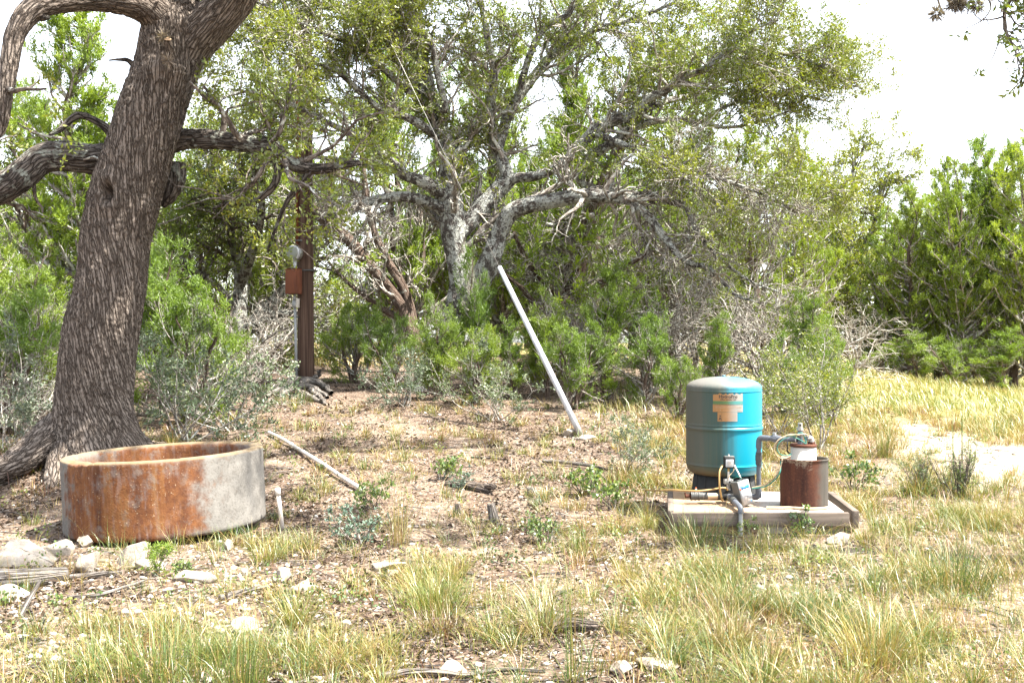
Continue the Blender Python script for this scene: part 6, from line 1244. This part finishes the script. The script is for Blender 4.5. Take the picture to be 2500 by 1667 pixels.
def build_manifold():
    m = thing('pipe_manifold', 'row of black, cream and grey pipe fittings lying in front of the tank stand', 'pipe fittings', MC)
    X = lambda px: (px - CX) / FPX * 7.86
    zc = 0.232; yc = 7.86
    def run(name, a, b_, r, mat, S=18):
        mb = MB(); cyl(mb, (X(a), yc, zc), (X(b_), yc, zc), r, S); return part(name, mb, mat, m)
    run('end_plug', 1672, 1686, 0.014, 'rust', 8)
    mb = MB(); cyl(mb, (X(1673), yc - .0, zc - .016), (X(1673), yc, zc + .028), 0.006, 8); part('plug_lever', mb, 'rust', m)
    for k in range(5): run('coupling_ring', 1686 + 4.6 * k, 1689.6 + 4.6 * k, 0.036 if k % 2 == 0 else 0.033, 'dark_pvc')
    run('coupling', 1686, 1716, 0.030, 'dark_pvc'); run('steel_nipple', 1714, 1718, 0.026, 'steel'); run('bushing', 1717, 1727, 0.028, 'dark_pvc')
    run('cream_pipe', 1725, 1751, 0.0255, 'cream_pvc'); run('valve_body', 1750, 1768, 0.024, 'dark_pvc'); run('cross_arm', 1766, 1798, 0.030, 'black')
    mb = MB(); cyl(mb, (X(1699), yc, zc + .03), (X(1699), yc, zc + .058), 0.008, 8); v = part('vent_screw', mb, 'white_pvc', m)
    mb = MB(); cyl(mb, (X(1699), yc, zc + .056), (X(1699), yc, zc + .068), 0.006, 8); part('vent_cap', mb, 'orange_print', m)
    xc = X(1778)
    mb = MB(); cyl(mb, (xc, yc + .10, zc + .01), (xc, yc - .02, zc + .01), 0.040); part('tank_tee', mb, 'black', m)
    mb = MB(); cyl(mb, (X(1766), yc - .005, zc + .035), (X(1766), yc + .03, zc + .035), 0.034); part('union_ring', mb, 'dark_pvc', m)
    mb = MB(); cyl(mb, (xc, yc, zc), (xc, yc, .33), 0.014); part('nipple', mb, 'steel', m)
    mb = MB(); box(mb, (xc - .002, yc - .01, .348), (.068, .05, .038), None, .003); bl = part('gauge_block', mb, 'steel', m, False)
    mb = MB(); cyl(mb, (xc + .004, yc - .037, .346), (xc + .004, yc - .030, .346), 0.007); part('gauge_port', mb, 'black', m)
    mb = MB(); cyl(mb, (xc, yc - .01, .366), (xc, yc - .01, .43), 0.0085); cyl(mb, (xc, yc - .01, .366), (xc, yc - .01, .374), 0.013, 6); part('tube', mb, 'white_pvc', m)
    mb = MB(); cyl(mb, (xc + .001, yc - .01, .428), (xc + .001, yc - .01, .452), 0.011, 6); part('brass_fitting', mb, 'brass', m)
    xs_ = X(1779.5)
    mb = MB(); box(mb, (xs_, yc - .005, .497), (.080, .062, .084), None, .006); sw = part('pressure_switch', mb, 'black', m, False)
    mb = MB(); box(mb, (xs_ - .002, yc - .038, .494), (.062, .006, .060), None, .004); part('switch_card', mb, 'white_card', m, False)
    for k in range(5):
        mb = MB(); box(mb, (xs_ - .004 + .006 * math.sin(k * 2.4), yc - .0425, .512 - .008 * k), (.036 - .004 * (k % 3), .001, .0016)); part('print_line', mb, 'faint_print', m, False)
    mb = MB(); box(mb, (xs_, yc - .005, .543), (.076, .058, .010), None, .004); part('switch_lid', mb, 'grey_paint', m, False)
    mb = MB(); cyl(mb, (xs_ - .003, yc - .01, .546), (xs_ - .003, yc - .01, .560), 0.006, 8); part('lid_nut', mb, 'white_pvc', m)
    mb = MB(); cyl(mb, (X(1766), yc - .005, .462), (X(1761), yc - .01, .452), 0.011, 8); part('cable_gland', mb, 'black', m)
    # outlet elbow leading down over the platform edge
    mb = MB(); sweep(mb, [(xc, yc, zc - .0), (xc + .002, 7.66, .222), (xc + .004, 7.60, .215), (xc + .004, 7.447, .205), (xc + .004, 7.445, .165)], 0.0225, 14, 0.03); part('outlet_elbow', mb, 'grey_pvc', m)
    mb = MB(); cyl(mb, (xc - .0, 7.72, .226), (xc + .002, 7.64, .221), 0.028); part('outlet_socket', mb, 'dark_pvc', m)
    mb = MB(); cyl(mb, (xc + .004, 7.445, .175), (xc - .002, 7.435, -0.03), 0.0165); part('outlet_pipe', mb, 'light_grey', m)
    return m
MAN = build_manifold()
def build_control_box():
    c = A((1812 - CX) / FPX * 7.74, 7.74, 0.275)
    root = thing('control_box', 'tilted grey metal pump control box with blue striped label beside the gauge', 'control box', c)
    ex = norm(A(.100, .060, .022)); dn = A(.040, -.01, -.2); dn = norm(dn - ex * (dn @ ex)); ey = np.cross(ex, -dn); ey = norm(ey); up_ = -dn
    if ey[1] < 0: ey = -ey
    M = np.stack([ex, ey, up_], 1); w, d, h = .118, .075, .195
    mb = MB(); box(mb, (0, 0, 0), (w, d, h), M, .005); obj('case', mb.mesh('case'), MAT['grey_paint'], root)
    def face(name, u0, u1, v0, v1, mat, lift=0.001, th=.0015):
        mb = MB(); cl = A((u0 + u1) / 2, -d / 2 - lift, (v0 + v1) / 2); box(mb, M @ cl, (u1 - u0, th, v1 - v0), M); return obj(name, mb.mesh(name), MAT[mat], root)
    face('cover', -w / 2 + .003, w / 2 - .003, -h / 2 + .004, h / 2 - .004, 'light_grey', .001, .004)
    face('label', -.045, .047, -.085, .030, 'white_card', .0035); face('blue_stripe', -.045, .047, .030, .056, 'blue_print', .0035)
    face('logo_patch', -.052, -.038, .030, .046, 'orange_print', .0048); face('blue_mark', .030, .040, -.075, -.066, 'blue_print', .0048)
    for k in range(8): face('print_line', -.036, .034 - .012 * (k % 3), .016 - .011 * k, .0175 - .011 * k, 'faint_print', .0046)
    for sx in (-.2, .3):
        mb = MB(); p0 = M @ A(sx * w, 0.0, h / 2); cyl(mb, p0, p0 + up_ * .008, .007, 8); obj('knockout', mb.mesh('knockout'), MAT['black'], root)
    return root
build_control_box()
def cable(name, label, pts, r, mat, cat='cable', K=60, S=7, base=None):
    l = smooth_line(np.asarray([[*p, r] for p in pts], float), K); c = l[0, :3].copy(); l[:, :3] -= c; mb = MB(); V, Q, B = tubes(l[None, :, :3], l[None, :, 3], S); mb.add(V, Q, None, B)
    o = obj(name, mb.mesh(name, True), MAT[mat]); o.location = c; return tag(o, label, cat)
p0 = on_ground(1575, 1199)
cable('yellow_cable', 'flat yellow cable running left across the platform from the fittings', [(p0[0], p0[1], p0[2] + .012), at(1610, 1197, 8.2), at(1640, 1196, 7.95), at(1700, 1198, 7.80), at(1735, 1195, 7.80), at(1768, 1190, 7.80), at(1776, 1196, 7.82)], 0.0075, 'yellow_cable')
cable('switch_cable', 'yellow cable hanging down from the left side of the pressure switch', [at(1764, 1136, 7.84), at(1757, 1150, 7.80), at(1756, 1170, 7.78), at(1757, 1190, 7.78), at(1761, 1212, 7.80), at(1764, 1222, 7.82)], 0.0075, 'yellow_cable')
cable('white_wire', 'white wire from the pressure switch to the top of the control box', [at(1792, 1133, 7.84), at(1796, 1142, 7.80), at(1803, 1155, 7.76), at(1808, 1166, 7.74)], 0.006, 'white_wire')
cable('tan_wire', 'thin tan wire looping below the pressure switch', [at(1794, 1136, 7.84), at(1790, 1150, 7.82), at(1780, 1162, 7.80), at(1777, 1172, 7.80)], 0.0035, 'tan_wire')
cable('green_wire', 'green wire curling from the gauge block to the control box', [at(1786, 1170, 7.82), at(1797, 1165, 7.76), at(1806, 1164, 7.74), at(1810, 1168, 7.73)], 0.0035, 'green_wire')
cable('feed_wire', 'green wire sagging from the control box to the well casing', [at(1836, 1192, 7.74), at(1868, 1187, 7.72), at(1890, 1172, 7.66), at(1903, 1155, 7.64), at(1906, 1140, 7.66), at(1905, 1125, 7.66)], 0.005, 'green_wire')
cable('feed_wire', 'tan wire sagging from the control box to the well casing', [at(1836, 1190, 7.745), at(1866, 1183, 7.725), at(1888, 1168, 7.67), at(1901, 1151, 7.65), at(1908, 1130, 7.66), at(1910, 1117, 7.68)], 0.005, 'tan_wire')
cable('wire_loop', 'loose green wire loop hanging left of the well head', [at(1950, 1062, 7.70), at(1925, 1066, 7.66), at(1905, 1078, 7.64), at(1897, 1093, 7.64), at(1903, 1107, 7.64), at(1920, 1112, 7.66), at(1932, 1108, 7.70)], 0.004, 'green_wire')
cable('wire_loop', 'loose tan wire loop hanging left of the well head', [at(1960, 1064, 7.70), at(1930, 1060, 7.66), at(1900, 1074, 7.63), at(1890, 1094, 7.63), at(1896, 1112, 7.63), at(1912, 1119, 7.64), at(1930, 1113, 7.68)], 0.004, 'tan_wire')
cable('head_wire', 'tan wire bundle draped over the pipe at the well head', [at(1918, 1064, 7.70), at(1938, 1062, 7.69), at(1955, 1060, 7.69), at(1970, 1061, 7.70), at(1976, 1068, 7.71)], 0.005, 'tan_wire')
cable('head_wire', 'green wire bundle draped over the pipe at the well head', [at(1935, 1066, 7.69), at(1948, 1071, 7.68), at(1958, 1077, 7.69), at(1968, 1082, 7.70), at(1960, 1058, 7.71), at(1948, 1058, 7.71)], 0.005, 'green_wire')
cable('black_wire', 'short black wire dangling below the horizontal pipe', [at(1923, 1078, 7.72), at(1922, 1090, 7.70), at(1923, 1102, 7.70), at(1930, 1108, 7.71)], 0.005, 'black')
hp = [(DC[0] - .33, 7.60, ZP + .012), (DC[0] - .24, 7.595, ZP + .012)] + [(DC[0] + .197 * math.sin(a), 7.75 - .197 * math.cos(a), ZP + .012) for a in np.linspace(-0.75, 1.15, 12)]
cable('hose', 'yellowish hose lying round the foot of the rusty casing', hp, 0.011, 'cream_pvc', 'hose')

# ------------------------------------------------------------------ utility pole with meter
def build_pole():
    D = 17.0; b = at(747, 944, D); b[2] = gz(b[0], b[1]); sc = D / FPX
    root = thing('utility_pole', 'brown wooden utility pole with round meter and rusty metal box', 'utility pole', b)
    X = lambda px: (px - 747) * sc
    Z = lambda py: EYE - (py - HY) * sc - b[2]
    mb = MB(); one_tube(mb, [(0, 0, -0.3), (0, 0, 0), (-.01, 0, 2.5), (-.02, 0, 5), (-.03, 0, 7.5), (-.03, 0, 9.6)], A(.142, .141, .133, .124, .115, .108), 40, 60); obj('shaft', mb.mesh('shaft', True), MAT['pole'], root)
    f = -0.16
    mb = MB(); cyl(mb, (X(729), f + .04, Z(600)), (X(729) + .0, f + .04, Z(-250)), .026, 12); obj('brown_conduit', mb.mesh('brown_conduit', True), MAT['rust_box'], root)
    for py in (589, 430, 250):
        mb = MB(); box(mb, (X(733), f + .05, Z(py)), (.12, .07, .03), None, .004); obj('conduit_strap', mb.mesh('conduit_strap'), MAT['dark_pvc'], root)
    # meter: round socket on a short neck, turned a little to the left
    a = math.radians(-24); n_ = A(math.sin(a), -math.cos(a), 0); c = A(X(727), f - .04, Z(621))
    mb = MB(); one_tube(mb, [c + n_ * -.06, c + n_ * .03, c + n_ * .034], A(.118, .118, .108), 36); mt = obj('meter_base', mb.mesh('meter_base', True), MAT['steel'], root)
    mb = MB(); one_tube(mb, [c + n_ * .03, c + n_ * .075, c + n_ * .082], A(.128, .128, .118), 36); obj('meter_ring', mb.mesh('meter_ring', False), MAT['galv'], mt)
    mb = MB(); one_tube(mb, [c + n_ * .075, c + n_ * .088, c + n_ * .096], A(.112, .112, .09), 36); obj('meter_cover', mb.mesh('meter_cover', True), MAT['meter_face'], mt)
    mb = MB(); cyl(mb, (X(726), f - .02, Z(658)), (X(726), f - .02, Z(636)), .03, 10); cyl(mb, (X(726), f - .02, Z(658)), (X(726), f - .02, Z(654)), .045, 8); obj('neck_pipe', mb.mesh('neck_pipe', True), MAT['galv'], root)
    M = np.array([[math.cos(a), -math.sin(a), 0], [math.sin(a), math.cos(a), 0], [0, 0, 1]])
    cb = A(X(724), f - .06, Z(689)); mb = MB(); box(mb, cb, (.235, .15, .425), M, .006); bx_ = obj('metal_box', mb.mesh('metal_box'), MAT['rust_box'], root)
    mb = MB(); box(mb, cb + M @ A(0, -.079, 0), (.225, .008, .41), M, .003); obj('box_door', mb.mesh('box_door'), MAT['rust_box'], bx_)
    mb = MB(); box(mb, cb + M @ A(0, -.01, .218), (.25, .18, .010), M, .002); obj('box_lid', mb.mesh('box_lid'), MAT['rust'], bx_)
    mb = MB(); box(mb, (X(748), 0, Z(661)), (.33, .31, .022), None, .004); obj('band', mb.mesh('band'), MAT['dark_pvc'], root)
    mb = MB(); box(mb, (X(732), f + .0, Z(741)), (.055, .07, .155), None, .006); obj('switch_box', mb.mesh('switch_box'), MAT['white_paint'], root)
    mb = MB(); cyl(mb, (X(724), f - .0, Z(735)), (X(724), f - .0, Z(752)), .04, 12); cyl(mb, (X(724), f, Z(719)), (X(724), f, Z(735)), .022, 10); obj('conduit_elbow', mb.mesh('conduit_elbow', True), MAT['light_grey'], root)
    mb = MB(); cyl(mb, (X(725), f + .01, Z(750)), (X(729), f + .01, Z(946)), .024, 12); obj('grey_conduit', mb.mesh('grey_conduit', True), MAT['light_grey'], root)
    for py in (775, 902):
        mb = MB(); box(mb, (X(728), f + .02, Z(py)), (.085, .06, .022), None, .003); obj('conduit_strap', mb.mesh('conduit_strap'), MAT['dark_pvc'], root)
    mb = MB(); box(mb, (X(747), -0.139, Z(820)), (.018, .012, 0.9)); 
    return b
PB = build_pole()
# guy wire with galvanised guard pipe
def build_guy():
    a = on_ground(1421, 1068); top = A(PB[0] - .03, PB[1] - .1, EYE + (833.5 + 329) * 17 / FPX); d = norm(top - a); Lg = 2.62
    root = thing('guy_wire', 'steel guy wire with long galvanised guard pipe leaning left from its anchor', 'guy wire', a)
    mb = MB(); cyl(mb, d * (Lg - .1), top - a, 0.003, 6); obj('wire', mb.mesh('wire', True), MAT['steel'], root)
    mb = MB(); one_tube(mb, [d * -.04, d * (Lg * .5), d * Lg], A(.039, .036, .031), 22); gpipe = obj('guard_pipe', mb.mesh('guard_pipe', True), MAT['galv'], root)
    sd = norm(np.cross(d, UP)); fr = norm(np.cross(sd, d)); fr = fr if fr[1] < 0 else -fr; sd = sd if sd[0] > 0 else -sd; nn = norm(fr + 0.35 * sd)
    for t_ in (.03, .20, .36, .52, .68, .84, 1.25, 1.7, 2.2, 2.57):
        r_ = .0392 - .009 * t_ / Lg; mb = MB(); cyl(mb, d * t_ + nn * (r_ - .004), d * t_ + nn * (r_ + .0012), .008, 10); obj('bolt_hole', mb.mesh('bolt_hole'), MAT['black'], gpipe)
    mb = MB(); cyl(mb, d * -.3, d * .05, .012, 8); obj('anchor_rod', mb.mesh('anchor_rod'), MAT['rust'], root)
build_guy()
# white plastic pipe on the ground and the stub by the trough
def build_pvc():
    pts = [on_ground(x, y) for x, y in ((655, 1062), (690, 1082), (735, 1108), (790, 1145), (840, 1177), (888, 1210))]; pts = [p + A(0, 0, .03) for p in pts]; c = pts[0].copy(); l = smooth_line(np.asarray(pts) - c, 60)
    l[:, 2] = np.polyval(np.polyfit(np.arange(60), l[:, 2], 2), np.arange(60)) + 0.012
    root = thing('white_pipe', 'long white plastic pipe lying on the litter right of the trough', 'pipe', c)
    mb = MB(); one_tube(mb, l, 0.020, 18); obj('tube', mb.mesh('tube', True), MAT['white_pvc'], root)
    for i, w in ((47, .012), (38, .02), (16, .02)):
        d = norm(l[i + 1] - l[i]); mb = MB(); cyl(mb, l[i] - d * w, l[i] + d * w,   .0213 if w < .015 else .0235, 18); obj('band' if w < .015 else 'coupling', mb.mesh('band', True), MAT['dark_pvc' if w < .015 else 'white_pvc'], root)
    d = norm(l[-1] - l[-2]); mb = MB(); cyl(mb, l[-1] - d * .004, l[-1] + d * .0015, .0165, 18); obj('open_end', mb.mesh('open_end', True), MAT['black'], root)
    b_ = on_ground(690, 1292); tp = at(677, 1192, b_[1] - .05)
    root = thing('pipe_stub', 'short white plastic pipe standing tilted in the ground beside the trough', 'pipe', b_)
    mb = MB(); d = norm(tp - b_); cyl(mb, d * -.06, tp - b_, .0165, 16); obj('tube', mb.mesh('tube', True), MAT['white_pvc'], root)
    mb = MB(); cyl(mb, tp - b_ - d * .055, tp - b_ + d * .002, .0205, 16); obj('socket', mb.mesh('socket', True), MAT['white_pvc'], root)
build_pvc()
